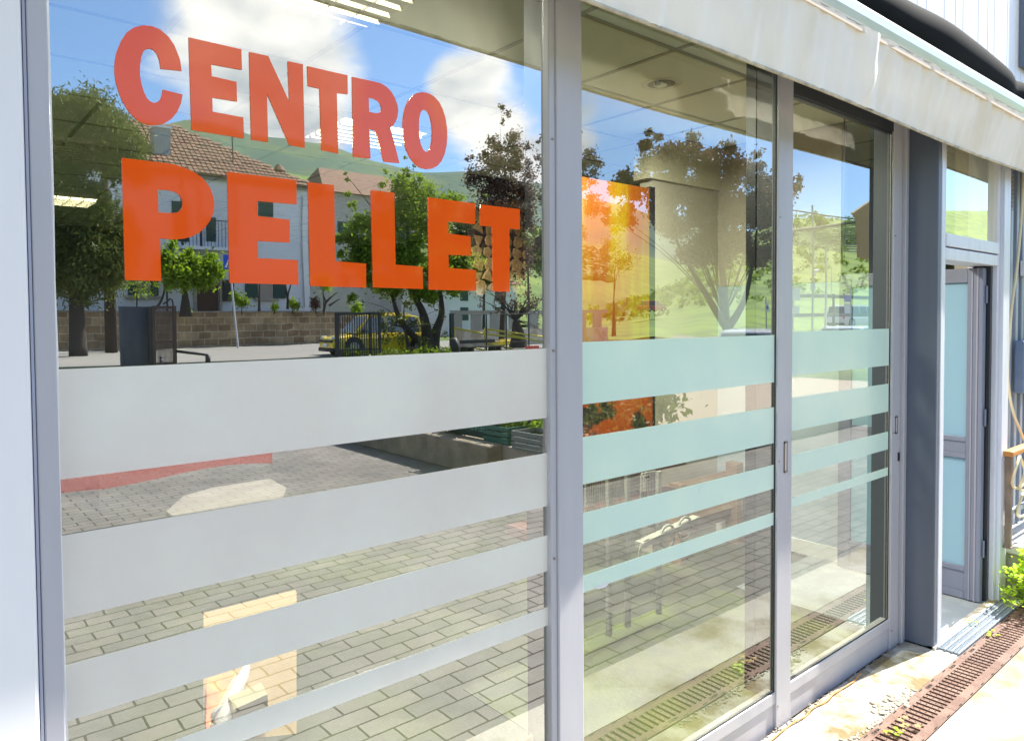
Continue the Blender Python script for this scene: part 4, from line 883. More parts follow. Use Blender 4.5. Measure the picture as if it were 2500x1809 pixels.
# second house and low buildings further along
def simple_house(px0, px1, pytop, pybase, D, wm, label, roofm=tiles, rise=2.0, zb=0):
    a = Rf(px0, pytop, D); b = Rf(px1, pytop, D); y = 1.4-D
    e = empty('distant_house', ((a.x+b.x)/2, y-4, zb), label, 'house', 'houses behind the road')
    z = a.z
    wl = MB().box(a.x, b.x, y-8, y, zb, z).build('wall', wm, e)
    o = .6
    q = [(a.x-o, y+o, z), (b.x+o, y+o, z), (b.x+o, y-8-o, z), (a.x-o, y-8-o, z)]; rg = [(a.x+1, y-4, z+rise), (b.x-1, y-4, z+rise)]
    MB().poly([q[0], q[1], rg[1], rg[0]]).poly([q[1], q[2], rg[1]]).poly([q[2], q[3], rg[0], rg[1]]).poly([q[3], q[0], rg[0]]).poly(q[::-1]).build('roof', roofm, e)
    n = max(2, int((b.x-a.x)/3))
    for i in range(n):
        xx = a.x+(b.x-a.x)*(i+.35)/n
        for zf in (.30, .68):
            wn_ = MB().box(xx, xx+1.0, y, y+.05, zb+(z-zb)*zf, zb+(z-zb)*zf+1.3).build('window', green_sh, e)
    return e
simple_house(800, 1010, 470, 760, 66, plaster_p, 'pinkish house with a red tiled roof behind the green shrub tree', rise=3.2, zb=1)
simple_house(1088, 1260, 690, 800, 58, plaster, 'small bright white house low behind the yellow handrails', rise=1.4, zb=0)
# perimeter wall with openings behind handrails
pwl = empty('concrete_block_wall', (20, -38, 0), 'low concrete wall with square openings and stone facing behind the yellow handrails', 'wall')
a = Rf(1100, 770, 34); b = Rf(1330, 775, 34); yy = 1.4-34
MB().box(a.x, b.x+6, yy-.3, yy, 0, .95).build('stone_base', mat('crazy_stone', (.45, .38, .28), .9, noise=(1.6, (.62, .56, .46), .45, .52)), pwl)
mb = MB().box(a.x, b.x+6, yy-.2, yy-.02, 1.9, 2.1)
t = a.x
while t < b.x+6: mb.box(t, t+.75, yy-.2, yy-.02, .95, 1.9); t += 1.5
mb.build('pillars', mat('grey_cement', (.36, .36, .33), .9), pwl)
# gates
def gate(px0, px1, pt, pb, D, m, label, solid):
    a = Rf(px0, pt, D); b = Rf(px1, pt, D); y = 1.4-D; z0 = max(.05, Rf(px0, pb, D).z+.0)
    e = empty('metal_gate', ((a.x+b.x)/2, y, 0), label, 'gate', 'yard gate leaves')
    MB().box(a.x, a.x+.08, y-.03, y+.03, z0, a.z).box(b.x-.1, b.x, y-.05, y+.05, z0, b.z).box(a.x, b.x, y-.025, y+.025, z0, z0+.08).box(a.x, b.x, y-.025, y+.025, a.z-.08, a.z).box(a.x, b.x, y-.025, y+.025, z0+.75, z0+.83).build('gate_frame', m, e)
    sl = MB(); n = 18 if solid else 15
    for i in range(n):
        t = a.x+.08+(b.x-a.x-.18)*i/n; w_ = (b.x-a.x-.18)/n*(.93 if solid else .55); sl.box(t, t+w_, y-.012, y+.012, z0+.08, a.z-.08)
    sl.build('slats', m, e); return e
gate(291, 361, 748, 893, 27.6, gate_m, 'solid slate grey ribbed gate leaf in front of the stone wall', True)
gate(370, 428, 746, 889, 27.2, gate_r, 'brown slatted gate leaf with light showing between its slats', False)
a = Rf(366, 748, 27.3); prim('gate_post', MB().box(a.x-.08, a.x+.08, a.y-.1, a.y+.1, 0, a.z), iron, 'dark square post between the two gate leaves', 'post')
lp = MB(); a = Rf(397, 742, 27.2); b = Rf(417, 728, 27.2)
lp.tube(curve([a, (a+b)/2+Vector((0, 0, .0)), b, Vector((b.x+.05, b.y, b.z-.15)), Vector((b.x+.05, b.y, b.z-.4))], 5), .03, 6)
prim('gate_lamp_arm', lp, iron, 'bent dark bracket on top of the brown gate leaf', 'bracket', smooth=True)
a = Rf(428, 862, 27.2); b = Rf(508, 880, 26.5)
prim('low_barrier', MB().bar((a.x, a.y, .5), (b.x, b.y, .36), .05).bar((b.x, b.y, 0), (b.x, b.y, .36), .09), iron, 'low dark sloping barrier rail beside the brown gate leaf', 'barrier', smooth=True)
a = Rf(393, 880, 25.8); prim('bollard', MB().bar((a.x, a.y, 0), (a.x, a.y, .35), .05, 10).ball((a.x, a.y, .36), .06), iron, 'small dark bollard at the foot of the brown gate leaf', 'bollard', smooth=True)
# pedestrian crossing sign
cs_ = empty('crossing_sign', (0, 0, 0), 'square blue pedestrian crossing sign with a white triangle on a thin grey pole', 'sign')
b = Rf(577, 838, 42); y = b.y; top = Rf(553, 622, 42)
cs_.location = (b.x, y, 0)
MB().tube([(b.x+.1, y, 0), (Rf(558, 640, 42).x, y, Rf(558, 640, 42).z)], .06).build('pole', galvpole, cs_)
s0 = Rf(541, 622, 42); s1 = Rf(572, 659, 42)
MB().box(s0.x, s1.x, y+.07, y+.10, s1.z, s0.z).build('plate', blue_s, cs_)
m_ = (s0.x+s1.x)/2; zz0 = s1.z+.12*(s0.z-s1.z); zz1 = s0.z-.1*(s0.z-s1.z); hw = (s1.x-s0.x)*.42
MB().prism([(m_-hw, y+.104, zz0), (m_+hw, y+.104, zz0), (m_, y+.104, zz1)], (0, .006, 0)).build('triangle', white_m, cs_)
k = (s0.z-s1.z)/1.0
fig = MB(); zc = (zz0+zz1)/2-.05
fig.ball((m_, y+.118, zc+.16), .045, 8, 6); fig.bar((m_, y+.118, zc+.1), (m_-.03, y+.118, zc-.06), .035, 6); fig.bar((m_-.03, y+.118, zc-.06), (m_-.14, y+.118, zz0+.03), .025, 6); fig.bar((m_-.03, y+.118, zc-.06), (m_+.10, y+.118, zz0+.03), .025, 6); fig.bar((m_, y+.118, zc+.08), (m_+.11, y+.118, zc-.02), .02, 6); fig.bar((m_, y+.118, zc+.08), (m_-.11, y+.118, zc-.02), .02, 6)
fig.build('walking_figure', gasket, cs_)
# ---- trees
LEAFK = 1.7
def tree(name, base, blobs, leafm, sz, label, cat='tree', group='trees beyond the yard', trunks=None, trunk_r=.2, dens=1.0, asp=.8, barkm=bark, droop=False):
    e = empty(name, base, label, cat, group)
    base = Vector(base); tr = MB()
    cs = [Vector(b[0]) for b in blobs]
    for t in (trunks or []):
        tr.tube(curve([Vector(p) for p in t[0]], 6), [t[1]*(1-.75*i/((len(t[0])-1)*6)) for i in range((len(t[0])-1)*6+1)], 8)
    crown_base = trunks[0][0][-1] if trunks else base
    for c in cs[::max(1, len(cs)//14)]:
        p0 = Vector(crown_base); 
        tr.tube(curve([p0, p0.lerp(c, .5)+Vector((random.uniform(-.3, .3), 0, random.uniform(0, .4))), c], 4), [trunk_r*.2*(1-.88*i/8) for i in range(9)], 5)
    tr.build('trunk', barkm, e, smooth=True)
    lf = MB()
    for (c, r, n) in blobs:
        c = Vector(c)
        for i in range(int(n*dens*LEAFK)):
            d = Vector((random.gauss(0, 1), random.gauss(0, 1), random.gauss(0, 1)))*.52*random.uniform(.5, 1.1)
            p = c+Vector((d.x*r[0], d.y*r[1], d.z*r[2]))
            if droop: lf.leaf(p, 1.5*sz*random.uniform(.6, 1.5), asp, Vector((random.gauss(0, 1), random.gauss(0, 1), random.gauss(0, .25))).normalized())
            else: lf.leaf(p, 1.35*sz*random.uniform(.6, 1.4), asp)
    lf.build('crown', leafm, e); return e
def fill(poly_blobs, D, g=0, dep=1.0, n=300, k=1.0):
    """blob list from (px, py, radius px) outlines, given real size at distance D"""
    o = []
    for (px, py, r) in poly_blobs:
        c = Rf(px, py, D, g); rr = abs(Rf(px, py-r, D, g).z-c.z)*k
        c.y += random.uniform(-.6, .6)*dep*rr
        o.append((c, (rr*1.5, rr*1.5*dep, rr*1.5), n*(r/20)**2))
    return o
random.seed(21)
# conifer at left
bl = []
for i in range(170):
    py = random.uniform(250, 700); t = (py-250)/450
    xmax = 285+75*min(1, t*2.2) if t < .5 else 335-45*(t-.5)*2
    px = random.uniform(-60, xmax); bl.append((px, py, random.uniform(16, 34)))
bl += [(190+random.uniform(-8, 8), 225+i*12, 3+i*2.2) for i in range(6)] + [(222+random.uniform(-8, 8), 238+i*11, 3+i*2.2) for i in range(5)] + [(122, 235+i*10, 3+i*2.5) for i in range(5)] + [(330, 355, 22), (318, 390, 24), (300, 340, 22), (275, 308, 14), (150, 262, 14), (245, 290, 16), (165, 640, 26), (200, 620, 24), (230, 600, 26), (260, 650, 18), (150, 670, 16), (205, 720, 12), (215, 740, 8), (140, 700, 14), (255, 690, 12), (290, 640, 14), (300, 610, 14)]
D = 38
b_ = Rf(190, 760, D); t_ = Rf(185, 420, D)
tree('conifer_tree', (b_.x, b_.y, 2.0*0), fill(bl, D, n=330, dep=1.2), lf_con, .15, 'huge dark drooping conifer in front of the white house', trunks=[([(b_.x, b_.y, 0), (b_.x, b_.y, 4), (t_.x, t_.y, t_.z)], .4)], trunk_r=.5, asp=.35, droop=True)
a = Rf(270, 740, 41); prim('old_tree_trunk', MB().tube([(a.x, a.y, 0), (a.x+.05, a.y, a.z+3), (a.x-.1, a.y, a.z+7)], [.28, .24, .15], 8), bark, 'bare dark trunk standing right of the conifer', 'trunk', smooth=True)
# small bright tree in the garden
bl = [(405, 625, 16), (420, 600, 10), (400, 660, 18), (440, 640, 20), (460, 625, 12), (478, 640, 14), (470, 665, 20), (440, 670, 20), (500, 640, 14), (515, 630, 12), (525, 655, 18), (500, 675, 20), (535, 670, 12), (415, 690, 14), (450, 695, 14), (480, 690, 14), (510, 690, 12), (424, 590, 6), (462, 612, 6), (508, 622, 6), (395, 640, 10)]
D = 44
b_ = Rf(452, 765, D); t_ = Rf(450, 705, D)
tree('fruit_tree', (b_.x, b_.y, 2), fill(bl, D, n=260, dep=1), lf_grn, .16, 'small bright green fruit tree by the brown house door', trunks=[([(b_.x, b_.y, 1.8), (b_.x, b_.y, 2.6), (t_.x, t_.y, t_.z)], .38)], trunk_r=.3)
bl = [(320, 690, 14), (350, 700, 16), (375, 690, 14), (340, 715, 12), (300, 700, 10), (365, 715, 10)]
b_ = Rf(333, 750, 45); t_ = Rf(335, 705, 45)
tree('garden_shrub', (b_.x, b_.y, 2), fill(bl, 45, n=60, dep=1), lf_grn, .13, 'thin half bare shrub under the ground floor window', 'shrub', 'garden shrubs', trunks=[([(b_.x, b_.y, 1.8), (t_.x, t_.y, t_.z)], .06)], trunk_r=.12)
for i, (px, py, r, lab, lm) in enumerate(((590, 740, 16, 'small dark leafed shrub right of the house door', lf_shr), (570, 725, 12, 'tall thin shrub beside the letter box', lf_shr), (668, 752, 9, 'low bright green tuft under the right window', lf_grn), (712, 742, 14, 'round greyish shrub near the house corner', lf_shr), (770, 740, 14, 'dark bush just right of the house corner', lf_pur), (875, 750, 14, 'bright green bush above the yellow car bonnet', lf_grn), (460, 758, 8, 'low grass tuft by the fruit tree', lf_grn), (790, 690, 20, 'yellow green bush at the house corner', lf_grn))):
    D = 44.5; bl = [(px+random.uniform(-r, r)*.7, py+random.uniform(-r, r)*.5, r*.6) for k in range(6)]
    b_ = Rf(px, py+r, D); tree('garden_shrub', (b_.x, b_.y, 2), fill(bl, D, n=240, dep=1), lm, .12, lab, 'shrub', 'garden shrubs', trunks=[([(b_.x, b_.y, 1.9), (b_.x, b_.y, b_.z+.3)], .05)], trunk_r=.08)
def bare(px, D, pts, lab):
    mb = MB()
    for pl_ in pts: mb.tube(curve([Rf(a, b, D) for a, b in pl_], 4), [.09*(1-.7*i/((len(pl_)-1)*4)) for i in range((len(pl_)-1)*4+1)], 6)
    prim('pruned_vine', mb, bark, lab, 'vine', 'bare pruned vines', smooth=True)
bare(400, 44.6, [[(372, 760), (392, 735), (402, 700), (398, 660)]], 'leaning bare stem left of the fruit tree')
bare(700, 44.6, [[(700, 755), (702, 720), (712, 690)], [(702, 735), (696, 700), (700, 670)]], 'forked bare stem right of the house window')
bare(630, 44.6, [[(632, 760), (632, 720), (633, 690)]], 'straight bare stem before the right house window')
bare(810, 44.6, [[(790, 760), (795, 735), (788, 715)], [(795, 738), (812, 722), (826, 712)], [(805, 745), (820, 735), (832, 728)]], 'gnarled bare vine right of the house corner')
# big green shrub tree
bl = []
random.seed(8)
for (px, py, r, k) in ((870, 560, 34, 5), (900, 620, 38, 6), (880, 680, 26, 4), (940, 560, 36, 5), (985, 470, 34, 6), (1000, 530, 38, 7), (1030, 480, 34, 6), (1050, 560, 38, 6), (1000, 620, 40, 7), (1060, 640, 36, 6), (1110, 620, 30, 4), (1130, 660, 30, 5), (1100, 690, 30, 5), (950, 690, 30, 5), (1010, 700, 30, 5), (1060, 720, 26, 4), (1090, 500, 30, 4), (1150, 640, 22, 3), (860, 500, 12, 2), (850, 470, 9, 2), (846, 440, 7, 2), (843, 425, 5, 2), (935, 450, 10, 2), (940, 420, 8, 2), (925, 480, 12, 2), (1000, 420, 14, 2), (1010, 400, 8, 2), (1020, 430, 14, 2), (990, 385, 5, 2), (1130, 480, 14, 2), (835, 590, 16, 2), (850, 640, 18, 3), (830, 620, 12, 2), (1170, 640, 14, 2), (1140, 700, 16, 2), (870, 720, 16, 2), (1180, 480, 8, 1)):
    for j in range(k): bl.append((px+random.uniform(-r, r)*.7, py+random.uniform(-r, r)*.7, r*random.uniform(.35, .6)))
D = 27
b_ = Rf(1045, 860, D)
def T(*pp): return [Rf(a, b, D) for a, b in pp]
tree('shrub_tree', (b_.x, b_.y, 0), fill(bl, D, n=300, dep=1.3), lf_shr, .11, 'tall bushy green tree with upright shoots behind the letters L L E', trunks=[([(b_.x, b_.y, -.05), *T((1040, 820), (1030, 760), (1000, 700))], .33), ([(b_.x+.2, b_.y, -.05), *T((1060, 810), (1075, 760), (1070, 690))], .28), (T((1040, 850), (985, 790), (960, 720)), .2)], trunk_r=.3)
# foliage hanging before the yellow car
bl = []
for (px, py, r, k) in ((925, 790, 20, 3), (950, 815, 22, 4), (930, 755, 20, 3), (975, 780, 22, 4), (985, 830, 20, 3), (1020, 790, 22, 4), (1060, 800, 16, 3), (1080, 820, 14, 3), (1000, 750, 18, 4), (1070, 760, 16, 3), (890, 740, 10, 2), (1035, 840, 22, 4)):
    for j in range(k): bl.append((px+random.uniform(-r, r)*.7, py+random.uniform(-r, r)*.7, r*random.uniform(.3, .5)))
tree('climbing_bush', (Rf(1000, 865, 26).x, Rf(1000, 865, 26).y, 0), fill(bl, 26, n=90, dep=1), lf_con, .09, 'dark straggling bush in front of the yellow car', 'bush', 'bushes by the yard fence', trunks=[([Vector((Rf(1000, 865, 26).x, 1.4-26, -.05)), Rf(990, 800, 26)], .12)], trunk_r=.12)
bl = [(px, 862-abs(px-930)*.02+random.uniform(-4, 4), 9) for px in range(840, 1100, 14)]
tree('low_hedge', (Rf(950, 868, 25.5).x, Rf(950, 868, 25.5).y, 0), fill(bl, 25.5, n=500, dep=1), lf_shr, .08, 'low green hedge at the foot of the yard fence', 'hedge', 'bushes by the yard fence', trunks=[([Vector((Rf(950, 868, 25.5).x, 1.4-25.5, -.05)), Vector((Rf(950, 868, 25.5).x, 1.4-25.5, .2))], .05)], trunk_r=.05)
for (px, py, r, D_, lab) in ((1125, 560, 60, 60, 'dark green tree filling the gap right of the shrub tree'), (1290, 610, 60, 60, 'dark green tree behind the slim purple tree'), (1180, 640, 55, 58, 'low dark green tree behind the last letters')):
    bl = [(px+random.uniform(-r, r), py+random.uniform(-r, r)*.8, r*.38) for k in range(16)]
    b = Rf(px, 775, D_); tree('roadside_tree', (b.x, b.y, 0), fill(bl, D_, n=70, dep=1), lf_con, .34, lab, trunks=[([Vector((b.x, b.y, -.05)), Rf(px, py, D_)], .2)], trunk_r=.25)
# purple-leaved trees
def ptree(D, g, blocks, base_px, fork, label, sz=.09, n=200, r0=.2, k=.5, seed=1, extra=()):
    random.seed(seed); bl = []
    for (px, py, r, m) in blocks:
        for j in range(m): bl.append((px+random.uniform(-r, r)*.8, py+random.uniform(-r, r)*.8, r*random.uniform(.3, .55)))
    b = Rf(base_px[0], base_px[1], D, g)
    f = [Rf(a, c, D, g) for a, c in fork]
    tree('purple_tree', (b.x, b.y, 0), fill(bl, D, g, n=n, dep=1.2), lf_pur, sz, label, trunks=[([Vector((b.x, b.y, -.05)), *f], r0)]+[([Rf(a, c, D, g) for a, c in pl_], r0*.5) for pl_ in extra], trunk_r=r0*.45)
ptree(33, 0, [(1232, 272, 14, 3), (1230, 300, 10, 2), (1230, 355, 30, 4), (1200, 360, 22, 4), (1175, 380, 18, 3), (1150, 385, 14, 2), (1265, 370, 24, 4), (1280, 410, 26, 4), (1220, 420, 44, 8), (1170, 440, 30, 5), (1240, 470, 46, 9), (1190, 500, 46, 8), (1270, 500, 36, 7), (1220, 560, 48, 9), (1270, 570, 36, 6), (1180, 570, 34, 5), (1240, 630, 46, 7), (1190, 640, 30, 4)], (1225, 830), [(1228, 760), (1230, 640), (1230, 420)], 'tall purple leaved tree behind the letter T of PELLET', n=330, sz=.115, seed=4)
ptree(28, 0, [(1320, 340, 12, 3), (1335, 310, 12, 3), (1325, 390, 16, 4), (1312, 350, 8, 2), (1340, 420, 18, 5), (1330, 480, 22, 5), (1345, 540, 24, 5), (1330, 600, 22, 4), (1420, 330, 14, 2), (1435, 390, 24, 5), (1460, 410, 18, 3), (1430, 450, 24, 5), (1440, 500, 26, 5), (1420, 560, 20, 4)], (1385, 830), [(1390, 740), (1395, 600), (1400, 420)], 'slim purple leaved tree half hidden by the pale mullion', n=330, sz=.11, seed=9)
ptree(29, 0, [(1190, 700, 16, 3), (1220, 720, 18, 4), (1180, 740, 14, 2), (1250, 735, 20, 4), (1290, 720, 22, 5), (1300, 755, 18, 4), (1310, 790, 12, 3), (1210, 760, 14, 2), (1270, 760, 20, 5), (1330, 720, 16, 3)], (1265, 856), [(1265, 830), (1262, 800), (1258, 780)], 'dark forked tree with a thick trunk beside the yellow handrails', sz=.09, n=110, r0=.55, seed=3)
big = [(1490, 530, 18, 3), (1500, 470, 22, 4), (1520, 440, 22, 4), (1530, 520, 26, 4), (1560, 470, 34, 6), (1585, 360, 16, 4), (1580, 320, 10, 3), (1600, 400, 34, 6), (1610, 340, 12, 3), (1620, 460, 38, 8), (1650, 390, 34, 7), (1680, 350, 24, 5), (1690, 440, 42, 9), (1640, 540, 40, 8), (1720, 400, 36, 8), (1760, 380, 28, 6), (1740, 480, 42, 9), (1790, 430, 36, 8), (1800, 510, 42, 9), (1720, 560, 40, 8), (1830, 400, 28, 6), (1850, 460, 34, 7), (1870, 530, 34, 7), (1900, 470, 28, 6), (1890, 600, 30, 5), (1940, 450, 20, 4), (1955, 440, 10, 3), (1780, 600, 44, 7), (1850, 640, 36, 5), (1700, 620, 34, 4), (1925, 560, 20, 4)]
ptree(13, Y2, big, (1780, 880), [(1780, 830), (1776, 800), (1766, 770)], 'large purple leaved tree with a forked trunk mirrored in the first sliding door', sz=.085, n=330, r0=.26, seed=6, extra=[[(1776, 805), (1740, 745), (1690, 660), (1640, 560)], [(1776, 800), (1812, 740), (1835, 660), (1850, 560)], [(1770, 780), (1765, 680), (1750, 560), (1735, 440)]])
# green tree left of it
bl = [(1495, 600, 18), (1505, 560, 14), (1515, 640, 22), (1500, 680, 20), (1530, 700, 18), (1480, 640, 16), (1520, 590, 16), (1460, 700, 16), (1470, 570, 12)]
bl = bl[:3]
b_ = Rf(1500, 790, 40); tree('green_tree', (b_.x, b_.y, 0), fill(bl, 40, n=260, dep=1), lf_shr, .15, 'green roadside tree mirrored beside the yellow banner', trunks=[([(b_.x, b_.y, 0), (b_.x, b_.y, 3)], .2)], trunk_r=.2)
# ---- fence, rails, bench
fe = empty('yard_fence', (16, -23, 0), 'black metal picket fence panel in front of the yellow car', 'fence')
a = Rf(819, 762, 25.2); b = Rf(932, 762, 25.2); y = a.y; zb_ = .1
MB().box(a.x, a.x+.16, y-.04, y+.04, 0, a.z).box(b.x-.08, b.x, y-.04, y+.04, 0, a.z).box(a.x+(b.x-a.x)*.74, a.x+(b.x-a.x)*.74+.07, y-.03, y+.03, 0, a.z).box(a.x, b.x, y-.03, y+.03, a.z-.09, a.z).box(a.x, b.x, y-.03, y+.03, .35, .42).build('frame', iron, fe)
mb = MB(); i = 0
while a.x+.2+i*.105 < b.x: mb.box(a.x+.2+i*.105, a.x+.235+i*.105, y-.015, y+.015, .1, a.z-.05); i += 1
mb.build('pickets', iron, fe)
a = Rf(1099, 762, 26); prim('fence_post', MB().box(a.x-.09, a.x+.09, a.y-.06, a.y+.06, 0, a.z), iron, 'tall dark post at the left end of the yellow handrails', 'post')
wf = empty('wire_fence', (20, -24.5, 0), 'thin dark wire fence behind the bench and handrails', 'fence')
a = Rf(1100, 764, 26); b = Rf(1340, 764, 26)
mb = MB()
for px in (1187, 1236, 1290, 1336): q = Rf(px, 770, 26); mb.bar((q.x, q.y, 0), (q.x, q.y, a.z), .035, 6)
mb.bar((a.x, a.y, a.z), (b.x, b.y, a.z), .018, 6).bar((a.x, a.y, .5), (b.x, b.y, .5), .015, 6)
mb.build('posts', iron, wf)
yr = empty('yellow_handrail', (20, -25, 0), 'yellow tubular ramp handrails beside the bench', 'handrail')
DD = 27.0
for pl_ in ([(1106, 798), (1150, 806), (1180, 812), (1300, 826)], [(1183, 800), (1240, 808), (1340, 822)], [(1140, 843), (1180, 852)], [(1190, 836), (1250, 849)], [(1240, 814), (1340, 836)]):
    MB().tube([Rf(a, b, DD) for a, b in pl_], .045, 8).build('rail', yrail, yr, smooth=True)
for px, py in ((1105, 798), (1184, 800), (1187, 836)):
    q = Rf(px, py, DD); MB().bar((q.x, q.y, 0), (q.x, q.y, q.z), .05).build('post', yrail, yr)
bn_ = empty('park_bench', (20, -22.6, 0), 'dark slatted bench in front of the yellow handrails', 'bench')
a = Rf(1120, 828, 24); b = Rf(1208, 832, 24); y = a.y
MB().box(a.x, b.x, y-.03, y+.03, b.z-.02, a.z).build('backrest', iron, bn_)
MB().box(a.x, b.x, y+.05, y+.45, .4, .45).build('seat', iron, bn_)
for t in (a.x, a.x+.35, b.x-.35, b.x-.05): MB().box(t, t+.08, y-.02, y+.42, 0, .42).build('leg', iron, bn_)
a = Rf(1108, 845, 23.6); prim('black_bin', MB().tube([(a.x+.1, a.y, 0), (a.x, a.y, .45), (a.x-.12, a.y, .8)], [.14, .2, .16], 8), rubbermat, 'black rubbish sack leaning on the bench', 'sack', smooth=True)
a = Rf(1210, 830, 31); b = Rf(1262, 838, 31)
prim('yellow_boat', MB().box(a.x, b.x, a.y-.4, a.y+.4, b.z, a.z).box(a.x+.5, b.x-.5, a.y-.3, a.y+.3, a.z, a.z+.08), ypaint, 'low yellow plastic boat lying behind the handrails', 'boat', bevel=.06)
a = Rf(1298, 842, 22); prim('red_notice', MB().box(a.x-.35, a.x+.35, a.y, a.y+.03, a.z-.28, a.z), red_v, 'small red and white notice at the foot of the right trees', 'notice')
# ---- cars
def car(name, loc, rot, L, W, H, body, label, hood=.27, cabin=(.20, .86), van=False, rails=False, glass=carglass):
    e = bpy.data.objects.new(name, None); COL.objects.link(e); tag(e, label, 'van' if van else 'car', 'parked cars'); e.location = loc
    R_ = Matrix.Rotation(rot, 4, 'Z')
    def put(mb, nm, m, parent=None, **k):
        mb.v = [tuple(R_ @ Vector(p)) for p in mb.v]
        o = mb.build(nm, m, None, **k); o.parent = parent or e; return o
    hb_ = H*.56; gc = .17*1
    # body: sections from nose (x=-L/2) to tail
    if van: prof_ = [(0, .30, .52), (.02, .22, .60), (.10, .18, .70), (.22, .18, .78), (.30, .18, .80), (.9, .18, .80), (.985, .2, .78), (1, .3, .6)]
    else: prof_ = [(0, .32, .50), (.02, .22, .60), (.10, .17, .68), (hood, .17, .78), (.5, .17, .82), (.86, .17, .84), (.97, .2, .80), (1, .32, .62)]
    mb = MB(); ns = 12
    for (t, z0, z1) in prof_:
        w_ = W/2*(1-.16*max(0, (.12-t)/.12)**1.5-.10*max(0, (t-.92)/.08)**1.5); z0 *= hb_; z1 = z1*hb_*1.22
        sec = [(-w_*.96, z0), (-w_, z0+(z1-z0)*.25), (-w_, z0+(z1-z0)*.7), (-w_*.93, z1-(z1-z0)*.05), (-w_*.8, z1), (0, z1+.02), (w_*.8, z1), (w_*.93, z1-(z1-z0)*.05), (w_, z0+(z1-z0)*.7), (w_, z0+(z1-z0)*.25), (w_*.96, z0), (0, z0)]
        for (yy_, z_) in sec: mb.v.append((-L/2+L*t, yy_, z_))
    for i in range(len(prof_)-1):
        for j in range(ns): mb.f.append((i*ns+j, i*ns+(j+1) % ns, (i+1)*ns+(j+1) % ns, (i+1)*ns+j)); mb.mi.append(0)
    mb.f += [tuple(range(ns-1, -1, -1)), tuple(range((len(prof_)-1)*ns, len(prof_)*ns))]; mb.mi += [0, 0]
    put(mb, 'body', body, smooth=False, bevel=.03)
    zb0 = hb_*.80*1.22*.97
    c0, c1 = cabin
    top = [(c0+(.16 if not van else .09), H*.97), (c0+.28, H), (c1-.10, H*.985), (c1-.03, H*.95)]
    bot = [(c0, zb0), (c0+.28, zb0), (c1-.10, zb0), (c1, zb0)]
    mb = MB()
    for (tb, zb1), (tt, zt_) in zip(bot, top):
        for s in (-1, 1): mb.v.append((-L/2+L*tb, s*W*.46, zb1)); mb.v.append((-L/2+L*tt, s*W*.37, zt_))
    for i in range(3):
        a_ = i*4; b2_ = a_+4
        mb.f += [(a_, b2_, b2_+1, a_+1), (a_+2, a_+3, b2_+3, b2_+2), (a_+1, b2_+1, b2_+3, a_+3)]; mb.mi += [0]*3
    mb.f += [(0, 1, 3, 2), (12, 14, 15, 13)]; mb.mi += [0, 0]
    put(mb, 'cabin', body, bevel=.04)
    def side(t0, t1, z0, z1, s):
        def yy(z): return s*(W*.46-(W*.09)*(z-zb0)/(H-zb0)+.012)
        return yy
    for s in (-1, 1):
        yf_ = side(0, 0, 0, 0, s); gl = MB()
        spans = ((.05, .30), (.32, .50), (.52, .62)) if not van else ((.03, .20), (.22, .42), (.44, .66))
        for k_, (u0_, u1_) in enumerate(spans):
            z0 = zb0+.03; z1 = H*.93
            x0 = -L/2+L*(c0+u0_); x1 = -L/2+L*(c0+u1_)
            xt0 = x0+(L*.11 if k_ == 0 else .0); xt1 = x1-(L*.03 if k_ == 2 else 0)
            pts_ = [(x0, yf_(z0), z0), (x1, yf_(z0), z0), (xt1, yf_(z1), z1), (max(xt0, x0), yf_(z1), z1)]
            gl.poly(pts_ if s > 0 else pts_[::-1])
        put(gl, 'side_windows', glass)
        mr_ = MB().obox((-L/2+L*(c0+.07), s*(W/2+.08), zb0+.10), (.06, 0, 0), (0, .09, 0), (0, 0, .07)); put(mr_, 'mirror', gasket, bevel=.02)
        lm_ = MB().obox((-L/2+L*.035, s*W*.36, hb_*.78), (.13, s*.03, 0), (-.03, .15, 0), (.03, 0, .055)); put(lm_, 'headlight', lampg, bevel=.015)
        tl_ = MB().obox((L/2-.02, s*W*.41, hb_*.85), (.04, 0, 0), (0, .08, 0), (0, 0, .16)); put(tl_, 'tail_light', red_v, bevel=.015)
        for t in (.19, .80):
            wr = H*.205; cx_ = -L/2+L*t
            ar = MB().tube([(cx_, s*(W/2-.20), wr*1.0), (cx_, s*(W/2+.012), wr*1.0)], wr*1.22, 24); put(ar, 'wheel_arch', rubbermat)
            wh = put(MB().tube([(cx_, s*(W/2-.16), wr), (cx_, s*(W/2+.03), wr)], wr, 24), 'wheel', rubbermat, bevel=.02)
            rm = MB().tube([(cx_, s*(W/2+.02), wr), (cx_, s*(W/2+.04), wr)], wr*.62, 16); put(rm, 'rim', galvpole, wh)
    # windscreen and rear window
    for (xa_, za_, xb_, zb_2, nm) in ((c0, zb0, top[0][0], top[0][1], 'windscreen'), (c1, zb0, c1-.03, H*.95, 'rear_window')):
        sg = -1 if nm == 'windscreen' else 1
        z0 = za_+.05; z1 = zb_2-.05; f0 = .05/(zb_2-za_); x0 = -L/2+L*(xa_+(xb_-xa_)*f0)+sg*.02; x1 = -L/2+L*(xb_+(xa_-xb_)*f0)+sg*.02
        p4 = [(x0, -W*.42, z0), (x0, W*.42, z0), (x1, W*.345, z1), (x1, -W*.345, z1)]
        put(MB().poly(p4 if sg > 0 else p4[::-1]), nm, glass)
    put(MB().box(-L/2-.03, -L/2+.25, -W*.44, W*.44, hb_*.20, hb_*.36), 'lower_bumper', gasket, bevel=.03)
    put(MB().box(-L/2-.035, -L/2+.05, -W*.40, W*.40, hb_*.58, hb_*.68), 'grille', gasket, bevel=.01)
